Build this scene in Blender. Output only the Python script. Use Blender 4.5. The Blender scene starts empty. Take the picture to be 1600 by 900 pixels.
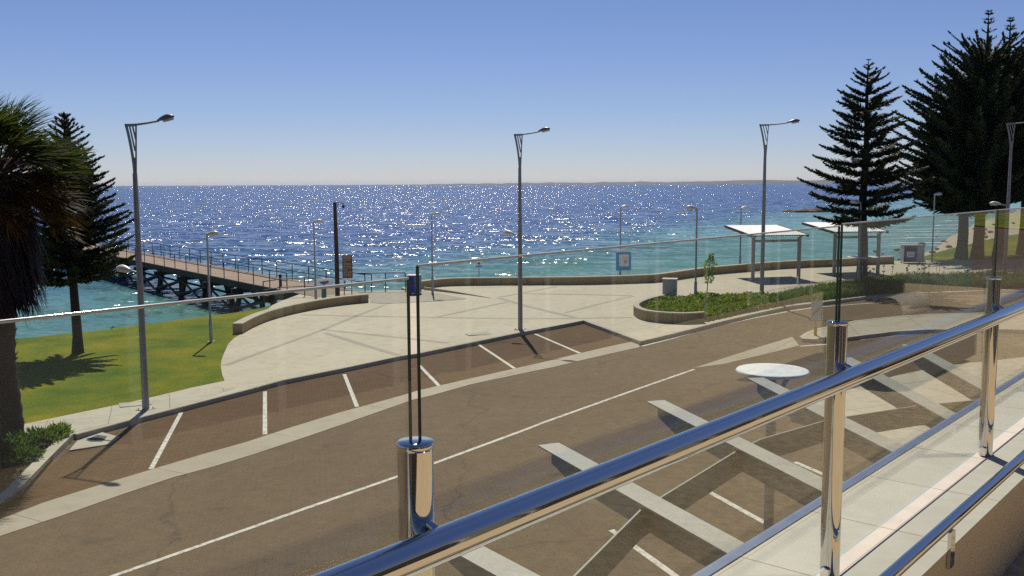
import bpy, bmesh, math, random
from mathutils import Vector, Matrix, noise as mnoise
R = math.radians
rnd = random.Random(7)
scene = bpy.context.scene
COL = scene.collection

# ------------------------------------------------------------------ survey
# Eye point of the photograph and the lens it was taken with; used to turn
# surveyed image points into real ground coordinates.
EYE = 6.2
FPX, PITCH, ROLL = 1500.0, math.atan(163.3 / 1500.0), 0.0045
F_ = Vector((0, math.cos(PITCH), -math.sin(PITCH)))
U0 = Vector((0, math.sin(PITCH), math.cos(PITCH)))
R0 = Vector((1, 0, 0))
RC = R0 * math.cos(ROLL) - U0 * math.sin(ROLL)
UC = R0 * math.sin(ROLL) + U0 * math.cos(ROLL)
SEA_Z = -2.0

GX = [(-400, -.5), (-60, -.35), (-30, -.2), (-10, 0), (-4, .24), (0.35, .36), (8, .78), (11.4, .93), (25, 1.12), (60, 1.3), (500, 1.6)]
def G(x, y=0):
    for (a, za), (b, zb) in zip(GX, GX[1:]):
        if x <= b:
            t = max(0, (x - a) / (b - a)); return za + (zb - za) * t
    return GX[-1][1]

def ray(px, py):
    return F_ + RC * ((px - 800) / FPX) + UC * (-(py - 450) / FPX)
def atz(px, py, z):
    d = ray(px, py); t = (z - EYE) / d.z
    return Vector((d.x * t, d.y * t, z))
def at(px, py, dz=0.0):
    z = .5
    for _ in range(12):
        p = atz(px, py, z); z = z * .3 + .7 * (G(p.x) + dz)
    p.z = G(p.x) + dz
    return p
def aty(px, py, y):
    d = ray(px, py); t = y / d.y
    return Vector((d.x * t, y, EYE + d.z * t))

# ------------------------------------------------------------------ helpers
def tag(o, label=None, cat=None, group=None, kind=None):
    if label: o['label'] = label
    if cat: o['category'] = cat
    if group: o['group'] = group
    if kind: o['kind'] = kind
    return o
def empty(name, loc, label, cat, group=None, rz=0):
    o = bpy.data.objects.new(name, None); COL.objects.link(o)
    o.location = loc; o.rotation_euler = (0, 0, rz); o.empty_display_size = .2
    return tag(o, label, cat, group)
def copy_tree(o, parent=None):
    c = o.copy(); COL.objects.link(c)
    if parent: c.parent = parent
    for ch in list(o.children): copy_tree(ch, c)
    return c

class MB:
    def __init__(s): s.v = []; s.f = []; s.m = []; s.sm = []
    def add(s, vs, fs, mi=0, smooth=False):
        b = len(s.v); s.v += [tuple(v) for v in vs]
        for f in fs: s.f.append(tuple(b + i for i in f)); s.m.append(mi); s.sm.append(smooth)
        return s
    def box(s, c, size, rz=0, mi=0, bev=0, rot=None):
        hx, hy, hz = size[0] / 2, size[1] / 2, size[2] / 2
        M = rot if rot is not None else Matrix.Rotation(rz, 3, 'Z')
        c = Vector(c)
        if bev <= 0:
            vs = [c + M @ Vector((x * hx, y * hy, z * hz)) for z in (-1, 1) for x, y in ((-1, -1), (1, -1), (1, 1), (-1, 1))]
            s.add(vs, [(3, 2, 1, 0), (4, 5, 6, 7), (0, 1, 5, 4), (1, 2, 6, 5), (2, 3, 7, 6), (3, 0, 4, 7)], mi)
        else:
            bm = bmesh.new(); bmesh.ops.create_cube(bm, size=1)
            for v in bm.verts: v.co = Vector((v.co.x * size[0], v.co.y * size[1], v.co.z * size[2]))
            bmesh.ops.bevel(bm, geom=bm.edges[:], offset=bev, segments=2, affect='EDGES', profile=.5)
            bm.verts.index_update()
            s.add([c + M @ v.co for v in bm.verts], [tuple(v.index for v in f.verts) for f in bm.faces], mi)
            bm.free()
        return s
    def tube(s, pts, r, n=10, mi=0, caps=True, smooth=True):
        pts = [Vector(p) for p in pts]; k = len(pts)
        rs = r if isinstance(r, (list, tuple)) else [r] * k
        vs = []; T0 = (pts[1] - pts[0]).normalized()
        up = Vector((0, 0, 1)) if abs(T0.z) < .9 else Vector((1, 0, 0))
        A = T0.cross(up).normalized()
        for i, p in enumerate(pts):
            T = (pts[min(i + 1, k - 1)] - pts[max(i - 1, 0)]).normalized()
            A = (A - T * A.dot(T)).normalized(); B = T.cross(A)
            for j in range(n):
                a = 2 * math.pi * j / n
                vs.append(p + (A * math.cos(a) + B * math.sin(a)) * rs[i])
        fs = [(i * n + j, i * n + (j + 1) % n, (i + 1) * n + (j + 1) % n, (i + 1) * n + j) for i in range(k - 1) for j in range(n)]
        s.add(vs, fs, mi, smooth)
        if caps:
            s.add(vs[:n], [tuple(range(n - 1, -1, -1))], mi); s.add(vs[-n:], [tuple(range(n))], mi)
        return s
    def lathe(s, prof, n=24, mi=0, c=(0, 0, 0), smooth=True):
        vs = [(c[0] + r * math.cos(2 * math.pi * j / n), c[1] + r * math.sin(2 * math.pi * j / n), c[2] + z) for r, z in prof for j in range(n)]
        k = len(prof)
        fs = [(i * n + j, i * n + (j + 1) % n, (i + 1) * n + (j + 1) % n, (i + 1) * n + j) for i in range(k - 1) for j in range(n)]
        s.add(vs, fs, mi, smooth)
        s.add(vs[:n], [tuple(range(n - 1, -1, -1))], mi); s.add(vs[-n:], [tuple(range(n))], mi)
        return s
    def prism(s, poly, axis_pt, mi=0):
        """poly: list of 3D points (a flat outline), extruded by vector axis_pt"""
        n = len(poly); e = Vector(axis_pt)
        vs = [Vector(p) for p in poly] + [Vector(p) + e for p in poly]
        s.add(vs, [tuple(range(n - 1, -1, -1)), tuple(range(n, 2 * n))] + [(i, (i + 1) % n, n + (i + 1) % n, n + i) for i in range(n)], mi)
        return s
    def build(s, name, mats, parent=None, recalc=False):
        me = bpy.data.meshes.new(name); me.from_pydata(s.v, [], s.f)
        if not isinstance(mats, (list, tuple)): mats = [mats]
        for m in mats: me.materials.append(m)
        me.polygons.foreach_set('material_index', s.m); me.polygons.foreach_set('use_smooth', s.sm)
        if recalc:
            bm = bmesh.new(); bm.from_mesh(me); bmesh.ops.recalc_face_normals(bm, faces=bm.faces[:]); bm.to_mesh(me); bm.free()
        me.update()
        o = bpy.data.objects.new(name, me); COL.objects.link(o)
        if parent: o.parent = parent
        return o

def catmull(pts, n=6):
    pts = [Vector(p) for p in pts]; out = []
    P = [pts[0] * 2 - pts[1]] + pts + [pts[-1] * 2 - pts[-2]]
    for i in range(1, len(P) - 2):
        for k in range(n):
            t = k / n; a, b, c, d = P[i - 1], P[i], P[i + 1], P[i + 2]
            out.append(.5 * ((2 * b) + (c - a) * t + (2 * a - 5 * b + 4 * c - d) * t * t + (3 * b - a - 3 * c + d) * t ** 3))
    out.append(pts[-1]); return out

# ------------------------------------------------------------------ materials
def mat(name):
    m = bpy.data.materials.new(name); m.use_nodes = True
    nt = m.node_tree; nt.nodes.clear()
    out = nt.nodes.new('ShaderNodeOutputMaterial'); b = nt.nodes.new('ShaderNodeBsdfPrincipled')
    nt.links.new(b.outputs[0], out.inputs[0])
    return m, nt, b, out
def N(nt, t, **kw):
    n = nt.nodes.new(t)
    for k, v in kw.items():
        if k.startswith('i_'): n.inputs[int(k[2:]) if k[2:].isdigit() else k[2:].replace('_', ' ')].default_value = v
        else: setattr(n, k, v)
    return n
def pos(nt, scale=(1, 1, 1), rot=(0, 0, 0), obj=False):
    m = N(nt, 'ShaderNodeMapping'); m.inputs['Scale'].default_value = scale; m.inputs['Rotation'].default_value = rot
    if obj:
        tc = N(nt, 'ShaderNodeTexCoord'); nt.links.new(tc.outputs['Object'], m.inputs[0])
    else:
        g = N(nt, 'ShaderNodeNewGeometry'); nt.links.new(g.outputs['Position'], m.inputs[0])
    return m
def ramp(nt, src, stops, interp='LINEAR'):
    r = N(nt, 'ShaderNodeValToRGB'); cr = r.color_ramp; cr.interpolation = interp
    while len(cr.elements) < len(stops): cr.elements.new(.5)
    for e, (p, c) in zip(cr.elements, stops):
        e.position = p; e.color = (*c, 1) if len(c) == 3 else c
    nt.links.new(src, r.inputs[0]); return r
def mixc(nt, fac, a, b, mode='MIX'):
    m = N(nt, 'ShaderNodeMix', data_type='RGBA', blend_type=mode)
    for sock, val in ((m.inputs[0], fac), (m.inputs[6], a), (m.inputs[7], b)):
        if hasattr(val, 'links') or hasattr(val, 'is_linked'): nt.links.new(val, sock)
        elif isinstance(val, (int, float)): sock.default_value = val
        else: sock.default_value = (*val, 1)
    return m.outputs[2]
def noise(nt, m, scale, detail=4, rough=.6):
    n = N(nt, 'ShaderNodeTexNoise'); n.inputs['Scale'].default_value = scale; n.inputs['Detail'].default_value = detail; n.inputs['Roughness'].default_value = rough
    nt.links.new(m.outputs[0], n.inputs['Vector']); return n
def bump(nt, b, h, strength=.3, dist=.02):
    n = N(nt, 'ShaderNodeBump'); n.inputs['Strength'].default_value = strength; n.inputs['Distance'].default_value = dist
    nt.links.new(h, n.inputs['Height']); nt.links.new(n.outputs[0], b.inputs['Normal'])

def rough_mat(name, c1, c2, s1=1.0, s2=25, rough=.85, bstr=.3, bd=.01, spots=None, obj=False, fine=.35):
    """two-tone noisy matt surface: large blotches times fine grain"""
    m, nt, b, _ = mat(name)
    p = pos(nt, obj=obj)
    big = noise(nt, p, s1, 5); fin = noise(nt, p, s2, 3)
    c = ramp(nt, big.outputs['Fac'], [(.3, c1), (.7, c2)]).outputs[0]
    g = ramp(nt, fin.outputs['Fac'], [(.3, (1 - fine,) * 3), (.7, (1 + fine * .6,) * 3)]).outputs[0]
    c = mixc(nt, 1.0, c, g, 'MULTIPLY')
    if spots:
        sp = noise(nt, p, spots[0], 4, .7)
        f = ramp(nt, sp.outputs['Fac'], [(spots[1], (0, 0, 0)), (spots[1] + .08, (1, 1, 1))]).outputs[0]
        c = mixc(nt, f, c, spots[2])
    nt.links.new(c, b.inputs['Base Color']); b.inputs['Roughness'].default_value = rough
    if bstr: bump(nt, b, fin.outputs['Fac'], bstr, bd)
    return m
def plain(name, c, rough=.5, metal=0, spec=.5, var=.12, scale=6):
    m, nt, b, _ = mat(name)
    p = pos(nt, obj=True); n = noise(nt, p, scale, 5)
    c1 = tuple(x * (1 - var) for x in c); c2 = tuple(min(1, x * (1 + var)) for x in c)
    nt.links.new(ramp(nt, n.outputs['Fac'], [(.3, c1), (.7, c2)]).outputs[0], b.inputs['Base Color'])
    b.inputs['Roughness'].default_value = rough; b.inputs['Metallic'].default_value = metal
    b.inputs['Specular IOR Level'].default_value = spec
    return m

M = {}
def asphalt(name, c1, c2, tyre, pav=0):
    m, nt, b, _ = mat(name)
    p = pos(nt); big = noise(nt, p, .16, 6, .6); fin = noise(nt, p, 60, 2, .7); med = noise(nt, p, 2.2, 5, .7)
    c = ramp(nt, big.outputs['Fac'], [(.32, c1), (.68, c2)]).outputs[0]
    c = mixc(nt, 1.0, c, ramp(nt, fin.outputs['Fac'], [(.3, (.5,) * 3), (.7, (1.4,) * 3)]).outputs[0], 'MULTIPLY')
    c = mixc(nt, 1.0, c, ramp(nt, med.outputs['Fac'], [(.3, (.86,) * 3), (.7, (1.1,) * 3)]).outputs[0], 'MULTIPLY')
    # worn wheel paths and oil drips: long streaks along the road
    ps = pos(nt, (22, .95, 1), (0, 0, R(32))); ps.vector_type = 'TEXTURE'; st = noise(nt, ps, 1.0, 4, .6)
    c = mixc(nt, ramp(nt, st.outputs['Fac'], [(.5, (0, 0, 0)), (.7, (.45, .45, .45))]).outputs[0], c, tyre)
    oil = noise(nt, p, .9, 3, .5)
    c = mixc(nt, ramp(nt, oil.outputs['Fac'], [(.66, (0, 0, 0)), (.74, (.4, .4, .4))]).outputs[0], c, (.035, .03, .027))
    if pav:   # small clay pavers
        br = N(nt, 'ShaderNodeTexBrick'); br.inputs['Scale'].default_value = 1; br.inputs['Mortar Size'].default_value = .012; br.inputs['Brick Width'].default_value = .23; br.inputs['Row Height'].default_value = .115
        br.inputs['Color1'].default_value = (1 - pav, 1 - pav, 1 - pav, 1); br.inputs['Color2'].default_value = (1 + pav * .6, 1 + pav * .45, 1 + pav * .3, 1); br.inputs['Mortar'].default_value = (1 - pav * 3, 1 - pav * 3.2, 1 - pav * 3.4, 1)
        nt.links.new(pos(nt, (1, 1, 1), (0, 0, R(-12))).outputs[0], br.inputs['Vector']); c = mixc(nt, 1.0, c, br.outputs['Color'], 'MULTIPLY')
    # sealed cracks
    v = N(nt, 'ShaderNodeTexVoronoi', feature='DISTANCE_TO_EDGE'); v.inputs['Scale'].default_value = .11
    wv = noise(nt, p, .8, 4); add = N(nt, 'ShaderNodeVectorMath', operation='MULTIPLY_ADD')
    nt.links.new(wv.outputs['Color'], add.inputs[0]); add.inputs[1].default_value = (1.6, 1.6, 0); nt.links.new(p.outputs[0], add.inputs[2])
    nt.links.new(add.outputs[0], v.inputs['Vector'])
    c = mixc(nt, ramp(nt, v.outputs['Distance'], [(0, (.45,) * 3), (.005, (0, 0, 0))]).outputs[0], c, (.03, .026, .024))
    nt.links.new(c, b.inputs['Base Color']); b.inputs['Roughness'].default_value = .85; b.inputs['Specular IOR Level'].default_value = .12
    bump(nt, b, fin.outputs['Fac'], .5, .008)
    return m
M['road'] = asphalt('asphalt_road', (.130, .088, .052), (.166, .118, .074), (.12, .092, .066), .05)
M['bay'] = asphalt('asphalt_bay', (.122, .069, .034), (.155, .092, .048), (.10, .072, .046), .10)

def concrete(name, c1, c2, joint=None, rz=0, stain=(.25, .21, .15)):
    m, nt, b, _ = mat(name)
    p = pos(nt); big = noise(nt, p, .25, 6, .6); fin = noise(nt, p, 45, 3); med = noise(nt, p, 2.5, 6, .7)
    c = ramp(nt, big.outputs['Fac'], [(.3, c1), (.7, c2)]).outputs[0]
    c = mixc(nt, 1.0, c, ramp(nt, fin.outputs['Fac'], [(.3, (.9,) * 3), (.7, (1.08,) * 3)]).outputs[0], 'MULTIPLY')
    c = mixc(nt, ramp(nt, med.outputs['Fac'], [(.5, (0, 0, 0)), (.75, (.5,) * 3)]).outputs[0], c, stain)
    if joint:
        pj = pos(nt, (1 / joint, 1 / joint, 1), (0, 0, rz))
        br = N(nt, 'ShaderNodeTexBrick'); br.offset = 0; br.inputs['Scale'].default_value = 1; br.inputs['Mortar Size'].default_value = .012 / joint
        br.inputs['Mortar Smooth'].default_value = .1; br.inputs['Brick Width'].default_value = 1; br.inputs['Row Height'].default_value = 1
        br.inputs['Color1'].default_value = (0, 0, 0, 1); br.inputs['Color2'].default_value = (.12, .12, .12, 1); br.inputs['Mortar'].default_value = (1, 1, 1, 1)
        nt.links.new(pj.outputs[0], br.inputs['Vector'])
        c = mixc(nt, br.outputs['Color'], c, tuple(x * .55 for x in c1))
    nt.links.new(c, b.inputs['Base Color']); b.inputs['Roughness'].default_value = .85; b.inputs['Specular IOR Level'].default_value = .3
    bump(nt, b, fin.outputs['Fac'], .25, .006)
    return m
M['plaza'] = concrete('plaza_concrete', (.49, .425, .32), (.57, .50, .385), None)
M['path'] = concrete('path_concrete', (.45, .40, .31), (.54, .49, .39), 1.5, R(-20))
M['kerb'] = concrete('kerb_concrete', (.40, .36, .28), (.52, .47, .38))
M['drain'] = concrete('drain_concrete', (.36, .31, .235), (.45, .395, .31), 3.2, R(33))
M['band'] = concrete('band_concrete', (.35, .315, .25), (.41, .37, .295))
M['pink'] = concrete('pink_paving', (.37, .32, .26), (.43, .375, .305), .6, R(10))
M['island'] = concrete('island_concrete', (.40, .35, .26), (.50, .44, .34), 2.4, R(12))

m, nt, b, _ = mat('road_paint'); M['paint'] = m
p = pos(nt); n = noise(nt, p, 9, 5, .75)
nt.links.new(ramp(nt, n.outputs['Fac'], [(.35, (.22, .18, .14)), (.5, (.58, .55, .48)), (.7, (.7, .67, .6))]).outputs[0], b.inputs['Base Color']); b.inputs['Roughness'].default_value = .7

m, nt, b, _ = mat('lawn_grass'); M['lawn'] = m
p = pos(nt); a = noise(nt, p, .35, 6, .65); f = noise(nt, pos(nt, (9, 26, 9)), 1.4, 4, .7); q = noise(nt, p, 1.7, 4)
c = ramp(nt, a.outputs['Fac'], [(.34, (.075, .135, .003)), (.5, (.155, .182, .003)), (.66, (.26, .225, .005))]).outputs[0]
c = mixc(nt, 1.0, c, ramp(nt, f.outputs['Fac'], [(.25, (.4,) * 3), (.75, (1.5,) * 3)]).outputs[0], 'MULTIPLY')
c = mixc(nt, ramp(nt, q.outputs['Fac'], [(.62, (0, 0, 0)), (.8, (.5,) * 3)]).outputs[0], c, (.15, .12, .03))
nt.links.new(c, b.inputs['Base Color']); b.inputs['Roughness'].default_value = .9; b.inputs['Specular IOR Level'].default_value = .15
bump(nt, b, f.outputs['Fac'], .8, .05)

M['soil'] = rough_mat('soil', (.035, .024, .014), (.06, .042, .025), 2, 30)
M['sand'] = rough_mat('beach_sand', (.40, .32, .22), (.52, .43, .31), .12, 6, fine=.25)
M['rock'] = rough_mat('beach_rock', (.20, .155, .11), (.40, .33, .24), .9, 9)
M['reef'] = rough_mat('reef_rock', (.10, .05, .03), (.22, .12, .07), .5, 4)
M['hill'] = rough_mat('far_hill', (.05, .05, .05), (.10, .09, .08), .01, .06, bstr=0)

m, nt, b, _ = mat('limestone_wall'); M['wall'] = m
p = pos(nt); big = noise(nt, p, .5, 6, .65); fin = noise(nt, p, 28, 3); stk = noise(nt, pos(nt, (2.2, 2.2, .12)), 1.3, 5, .7)
c = ramp(nt, big.outputs['Fac'], [(.3, (.29, .205, .095)), (.7, (.42, .325, .175))]).outputs[0]
c = mixc(nt, 1.0, c, ramp(nt, fin.outputs['Fac'], [(.3, (.8,) * 3), (.7, (1.12,) * 3)]).outputs[0], 'MULTIPLY')
c = mixc(nt, ramp(nt, stk.outputs['Fac'], [(.56, (0, 0, 0)), (.68, (.75,) * 3)]).outputs[0], c, (.14, .075, .035))
nt.links.new(c, b.inputs['Base Color']); b.inputs['Roughness'].default_value = .9; bump(nt, b, fin.outputs['Fac'], .4, .01)
M['wallcap'] = concrete('wall_coping', (.42, .375, .285), (.53, .475, .37))

M['galv'] = plain('galvanised_steel', (.30, .30, .29), .55, .5)
M['galvlight'] = plain('light_grey_pole', (.42, .41, .38), .5, .2)
M['lamphead'] = plain('lamp_head_grey', (.62, .62, .60), .35, 0)
M['lampdark'] = plain('lamp_head_dark', (.10, .11, .13), .4, .3)  # tall lamp heads are grey metal; their backlit shade is in this colour
M['lens'] = plain('lamp_lens', (.55, .55, .52), .2)
M['darktimber'] = rough_mat('dark_timber', (.035, .025, .018), (.075, .055, .04), 1.2, 20, obj=True)
M['deck'] = rough_mat('jetty_decking', (.22, .158, .105), (.30, .225, .155), .6, 14, fine=.3)
M['railsteel'] = plain('rail_steel', (.045, .048, .052), .5, .4)
M['bark'] = rough_mat('pine_bark', (.022, .015, .011), (.045, .032, .022), 3, 25, obj=True)
M['palmbark'] = rough_mat('palm_bark', (.05, .026, .016), (.10, .055, .032), 4, 22, obj=True)
M['white'] = plain('white_enamel', (.82, .82, .79), .45)
M['roofwhite'] = plain('white_roof_sheet', (.80, .79, .75), .5)
M['shelterpost'] = plain('shelter_post', (.33, .32, .29), .5, .2)
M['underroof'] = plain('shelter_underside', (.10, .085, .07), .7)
M['cabinet'] = plain('cabinet_grey', (.42, .43, .43), .5, .1)
M['navy'] = plain('navy_blue', (.01, .02, .22), .4)
M['blue2'] = plain('mid_blue', (.05, .13, .36), .45)
M['cyanblue'] = plain('sign_blue', (.03, .36, .80), .4)
M['teal'] = plain('teal_paint', (.03, .22, .22), .5)
M['signbrown'] = plain('sign_brown', (.10, .055, .035), .6)
M['signcream'] = plain('sign_lettering', (.50, .42, .30), .6)
M['black'] = plain('black', (.012, .012, .013), .5)
M['redpaint'] = plain('red_paint', (.4, .02, .05), .5)
M['yellow'] = plain('yellow_paint', (.55, .38, .05), .5)
M['signback'] = plain('sign_grey', (.42, .47, .50), .4, .3)
M['beam'] = rough_mat('pergola_paint', (.30, .285, .235), (.40, .38, .32), 1.6, 40, rough=.5, bstr=.1, bd=.002, fine=.15, spots=(4, .66, (.22, .19, .14)))
M['beamweb'] = plain('pergola_web', (.30, .285, .22), .55, 0)
M['trim'] = plain('edge_trim_metal', (.50, .52, .56), .28, .85)
M['chrome'], nt, b, _ = mat('polished_steel')
p = pos(nt, obj=True); n = noise(nt, p, 40, 4)
b.inputs['Base Color'].default_value = (.68, .67, .655, 1); b.inputs['Metallic'].default_value = 1
nt.links.new(ramp(nt, n.outputs['Fac'], [(.3, (.03,) * 3), (.75, (.075,) * 3)]).outputs[0], b.inputs['Roughness'])
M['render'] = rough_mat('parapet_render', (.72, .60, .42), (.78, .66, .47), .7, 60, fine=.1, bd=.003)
M['timberdeck'] = rough_mat('timber_deck', (.47, .36, .20), (.55, .43, .26), 1.5, 18)
M['screen'] = rough_mat('dark_screen', (.012, .009, .008), (.022, .016, .013), 2, 25)
M['cream'] = rough_mat('facade_render', (.10, .105, .092), (.135, .14, .12), .7, 60, fine=.1, bd=.003)  # unseen front in grey-green, darkened so its reflection in the glass stays dim

m, nt, b, _ = mat('balcony_tile'); M['tile'] = m
DIR_A = math.atan2(.76, .65)
pj = pos(nt, (.6, .30, 1), (0, 0, DIR_A)); pj.vector_type = 'TEXTURE'; pj.inputs['Location'].default_value = (-.166 + .76 * .03, 1.64 - .65 * .03, 0); br = N(nt, 'ShaderNodeTexBrick'); br.offset = 0
br.inputs['Scale'].default_value = 1; br.inputs['Mortar Size'].default_value = .006; br.inputs['Brick Width'].default_value = 1; br.inputs['Row Height'].default_value = 1
br.inputs['Mortar Smooth'].default_value = .2; br.inputs['Color1'].default_value = (.60, .545, .45, 1); br.inputs['Color2'].default_value = (.66, .60, .50, 1); br.inputs['Mortar'].default_value = (.34, .22, .13, 1)
nt.links.new(pj.outputs[0], br.inputs['Vector'])
p = pos(nt); n1 = noise(nt, p, 5, 6, .7)
c = mixc(nt, 1.0, br.outputs['Color'], ramp(nt, n1.outputs['Fac'], [(.3, (.88,) * 3), (.7, (1.06,) * 3)]).outputs[0], 'MULTIPLY')
nt.links.new(c, b.inputs['Base Color']); b.inputs['Roughness'].default_value = .55

def foliage(name, cols, transl=.25, rough=.6):
    m, nt, b, out = mat(name)
    g = N(nt, 'ShaderNodeNewGeometry')
    r = ramp(nt, g.outputs['Random Per Island'], [(i / max(1, len(cols) - 1), c) for i, c in enumerate(cols)])
    nt.links.new(r.outputs[0], b.inputs['Base Color']); b.inputs['Roughness'].default_value = rough; b.inputs['Specular IOR Level'].default_value = .3
    if transl:
        t = N(nt, 'ShaderNodeBsdfTranslucent'); nt.links.new(r.outputs[0], t.inputs[0])
        mx = N(nt, 'ShaderNodeMixShader'); mx.inputs[0].default_value = transl
        nt.links.new(b.outputs[0], mx.inputs[1]); nt.links.new(t.outputs[0], mx.inputs[2]); nt.links.new(mx.outputs[0], out.inputs[0])
    return m
M['needles'] = foliage('pine_needles', [(.010, .020, .006), (.018, .034, .010), (.028, .046, .014)], .08)
M['palmleaf'] = foliage('palm_leaf', [(.018, .036, .007), (.035, .06, .010), (.11, .12, .02)], .45)
M['palmdry'] = foliage('palm_dry_leaf', [(.025, .011, .005), (.065, .03, .010), (.17, .10, .025)], .4)
M['skirt'] = foliage('palm_dead_skirt', [(.008, .004, .003), (.016, .008, .005), (.03, .014, .008)], .05)
M['shrub'] = foliage('shrub_leaf', [(.08, .18, .012), (.16, .28, .02), (.26, .36, .035), (.42, .40, .06)], .45)
M['shrubdark'] = foliage('dark_shrub_leaf', [(.045, .10, .014), (.09, .17, .025), (.19, .26, .045)], .4)
M['reed'] = foliage('reed_leaf', [(.07, .15, .02), (.13, .22, .03), (.22, .28, .06)], .4)
M['flower'] = foliage('flower', [(.5, .35, .02), (.55, .2, .02)], .2)
M['redshrub'] = foliage('red_shrub_leaf', [(.05, .012, .010), (.09, .02, .015), (.06, .04, .015)], .2)
M['sapling'] = foliage('sapling_leaf', [(.18, .32, .02), (.28, .44, .05)], .5)

# glass: fresnel reflection over a faintly tinted see-through body
m, nt, b, out = mat('clear_glass'); M['glass'] = m
nt.nodes.remove(b)
g = N(nt, 'ShaderNodeNewGeometry'); ior = N(nt, 'ShaderNodeMix', data_type='FLOAT'); ior.inputs[2].default_value = 1.5; ior.inputs[3].default_value = 1 / 1.5
nt.links.new(g.outputs['Backfacing'], ior.inputs[0]); fr = N(nt, 'ShaderNodeFresnel'); nt.links.new(ior.outputs[0], fr.inputs['IOR'])
tr = N(nt, 'ShaderNodeBsdfTransparent'); tr.inputs[0].default_value = (.915, .955, .935, 1)
gl = N(nt, 'ShaderNodeBsdfGlossy'); gl.inputs['Roughness'].default_value = 0.0
mx = N(nt, 'ShaderNodeMixShader'); nt.links.new(fr.outputs[0], mx.inputs[0]); film = N(nt, 'ShaderNodeBsdfTranslucent'); film.inputs[0].default_value = (.8, .82, .78, 1); fm = N(nt, 'ShaderNodeMixShader')
sm = noise(nt, pos(nt, (1, 1, .8)), 1.4, 5, .65); nt.links.new(ramp(nt, sm.outputs['Fac'], [(.3, (.003,) * 3), (.75, (.010,) * 3)]).outputs[0], fm.inputs[0])
nt.links.new(tr.outputs[0], fm.inputs[1]); nt.links.new(film.outputs[0], fm.inputs[2]); nt.links.new(fm.outputs[0], mx.inputs[1]); nt.links.new(gl.outputs[0], mx.inputs[2]); nt.links.new(mx.outputs[0], out.inputs[0])
m, nt, b, out = mat('glass_edge'); M['gedge'] = m
p = pos(nt); n = noise(nt, p, 30, 3); nt.links.new(ramp(nt, n.outputs['Fac'], [(.3, (.02, .07, .045)), (.7, (.05, .13, .09))]).outputs[0], b.inputs['Base Color']); b.inputs['Roughness'].default_value = .12
m, nt, b, out = mat('glass_edge_glint'); M['gglint'] = m  # pale colour stands in for the glint along the glass edge
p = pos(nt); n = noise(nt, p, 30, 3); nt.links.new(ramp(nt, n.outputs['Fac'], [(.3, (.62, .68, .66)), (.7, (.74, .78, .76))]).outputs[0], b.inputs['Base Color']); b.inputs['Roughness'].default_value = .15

# sea: the colour of the water body (sandy shallows to deep blue) under a wind-roughened surface
m, nt, b, out = mat('sea_water'); M['sea'] = m
p = pos(nt)
sx = N(nt, 'ShaderNodeSeparateXYZ'); nt.links.new(p.outputs[0], sx.inputs[0])
wob = noise(nt, p, .012, 5, .6)
def math_(op, a, bb=None, c=None):
    n = N(nt, 'ShaderNodeMath', operation=op)
    for i, v in enumerate((a, bb, c)):
        if v is None: continue
        if isinstance(v, (int, float)): n.inputs[i].default_value = v
        else: nt.links.new(v, n.inputs[i])
    return n.outputs[0]
off = math_('MULTIPLY', math_('MAXIMUM', math_('ADD', sx.outputs[0], 20), 0), 1.85)
lim = math_('ADD', off, 78)
dist = math_('SUBTRACT', sx.outputs[1], lim)
dist = math_('ADD', dist, math_('MULTIPLY', math_('SUBTRACT', wob.outputs['Fac'], .5), 130))
fac = math_('MULTIPLY_ADD', dist, 1 / 130, .45)
deep = ramp(nt, fac, [(0, (.16, .34, .27)), (.3, (.085, .225, .20)), (.62, (.008, .070, .165)), (1, (.003, .040, .165))]).outputs[0]
nt.links.new(deep, b.inputs['Base Color']); b.inputs['Roughness'].default_value = .16; b.inputs['IOR'].default_value = 1.33
n1 = noise(nt, pos(nt, (.75, 1.25, 1)), 1.5, 3, .62); n2 = noise(nt, pos(nt, (.6, 1.2, 1)), .28, 3, .6)
va = N(nt, 'ShaderNodeVectorMath', operation='SUBTRACT'); nt.links.new(n1.outputs['Color'], va.inputs[0]); va.inputs[1].default_value = (.5, .5, .5)
vb = N(nt, 'ShaderNodeVectorMath', operation='SUBTRACT'); nt.links.new(n2.outputs['Color'], vb.inputs[0]); vb.inputs[1].default_value = (.5, .5, .5)
vs1 = N(nt, 'ShaderNodeVectorMath', operation='MULTIPLY'); nt.links.new(va.outputs[0], vs1.inputs[0]); vs1.inputs[1].default_value = (1.7, 1.6, 0)
vs2 = N(nt, 'ShaderNodeVectorMath', operation='MULTIPLY_ADD'); nt.links.new(vb.outputs[0], vs2.inputs[0]); vs2.inputs[1].default_value = (1.5, 1.45, 0); nt.links.new(vs1.outputs[0], vs2.inputs[2])
amp = ramp(nt, fac, [(.1, (.6,) * 3), (.6, (1, 1, 1))]).outputs[0]
va_ = N(nt, 'ShaderNodeVectorMath', operation='MULTIPLY'); nt.links.new(vs2.outputs[0], va_.inputs[0]); nt.links.new(amp, va_.inputs[1])
vz = N(nt, 'ShaderNodeVectorMath', operation='ADD'); nt.links.new(va_.outputs[0], vz.inputs[0]); vz.inputs[1].default_value = (0, -.09, 1)
vn = N(nt, 'ShaderNodeVectorMath', operation='NORMALIZE'); nt.links.new(vz.outputs[0], vn.inputs[0]); nt.links.new(vn.outputs[0], b.inputs['Normal'])

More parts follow.
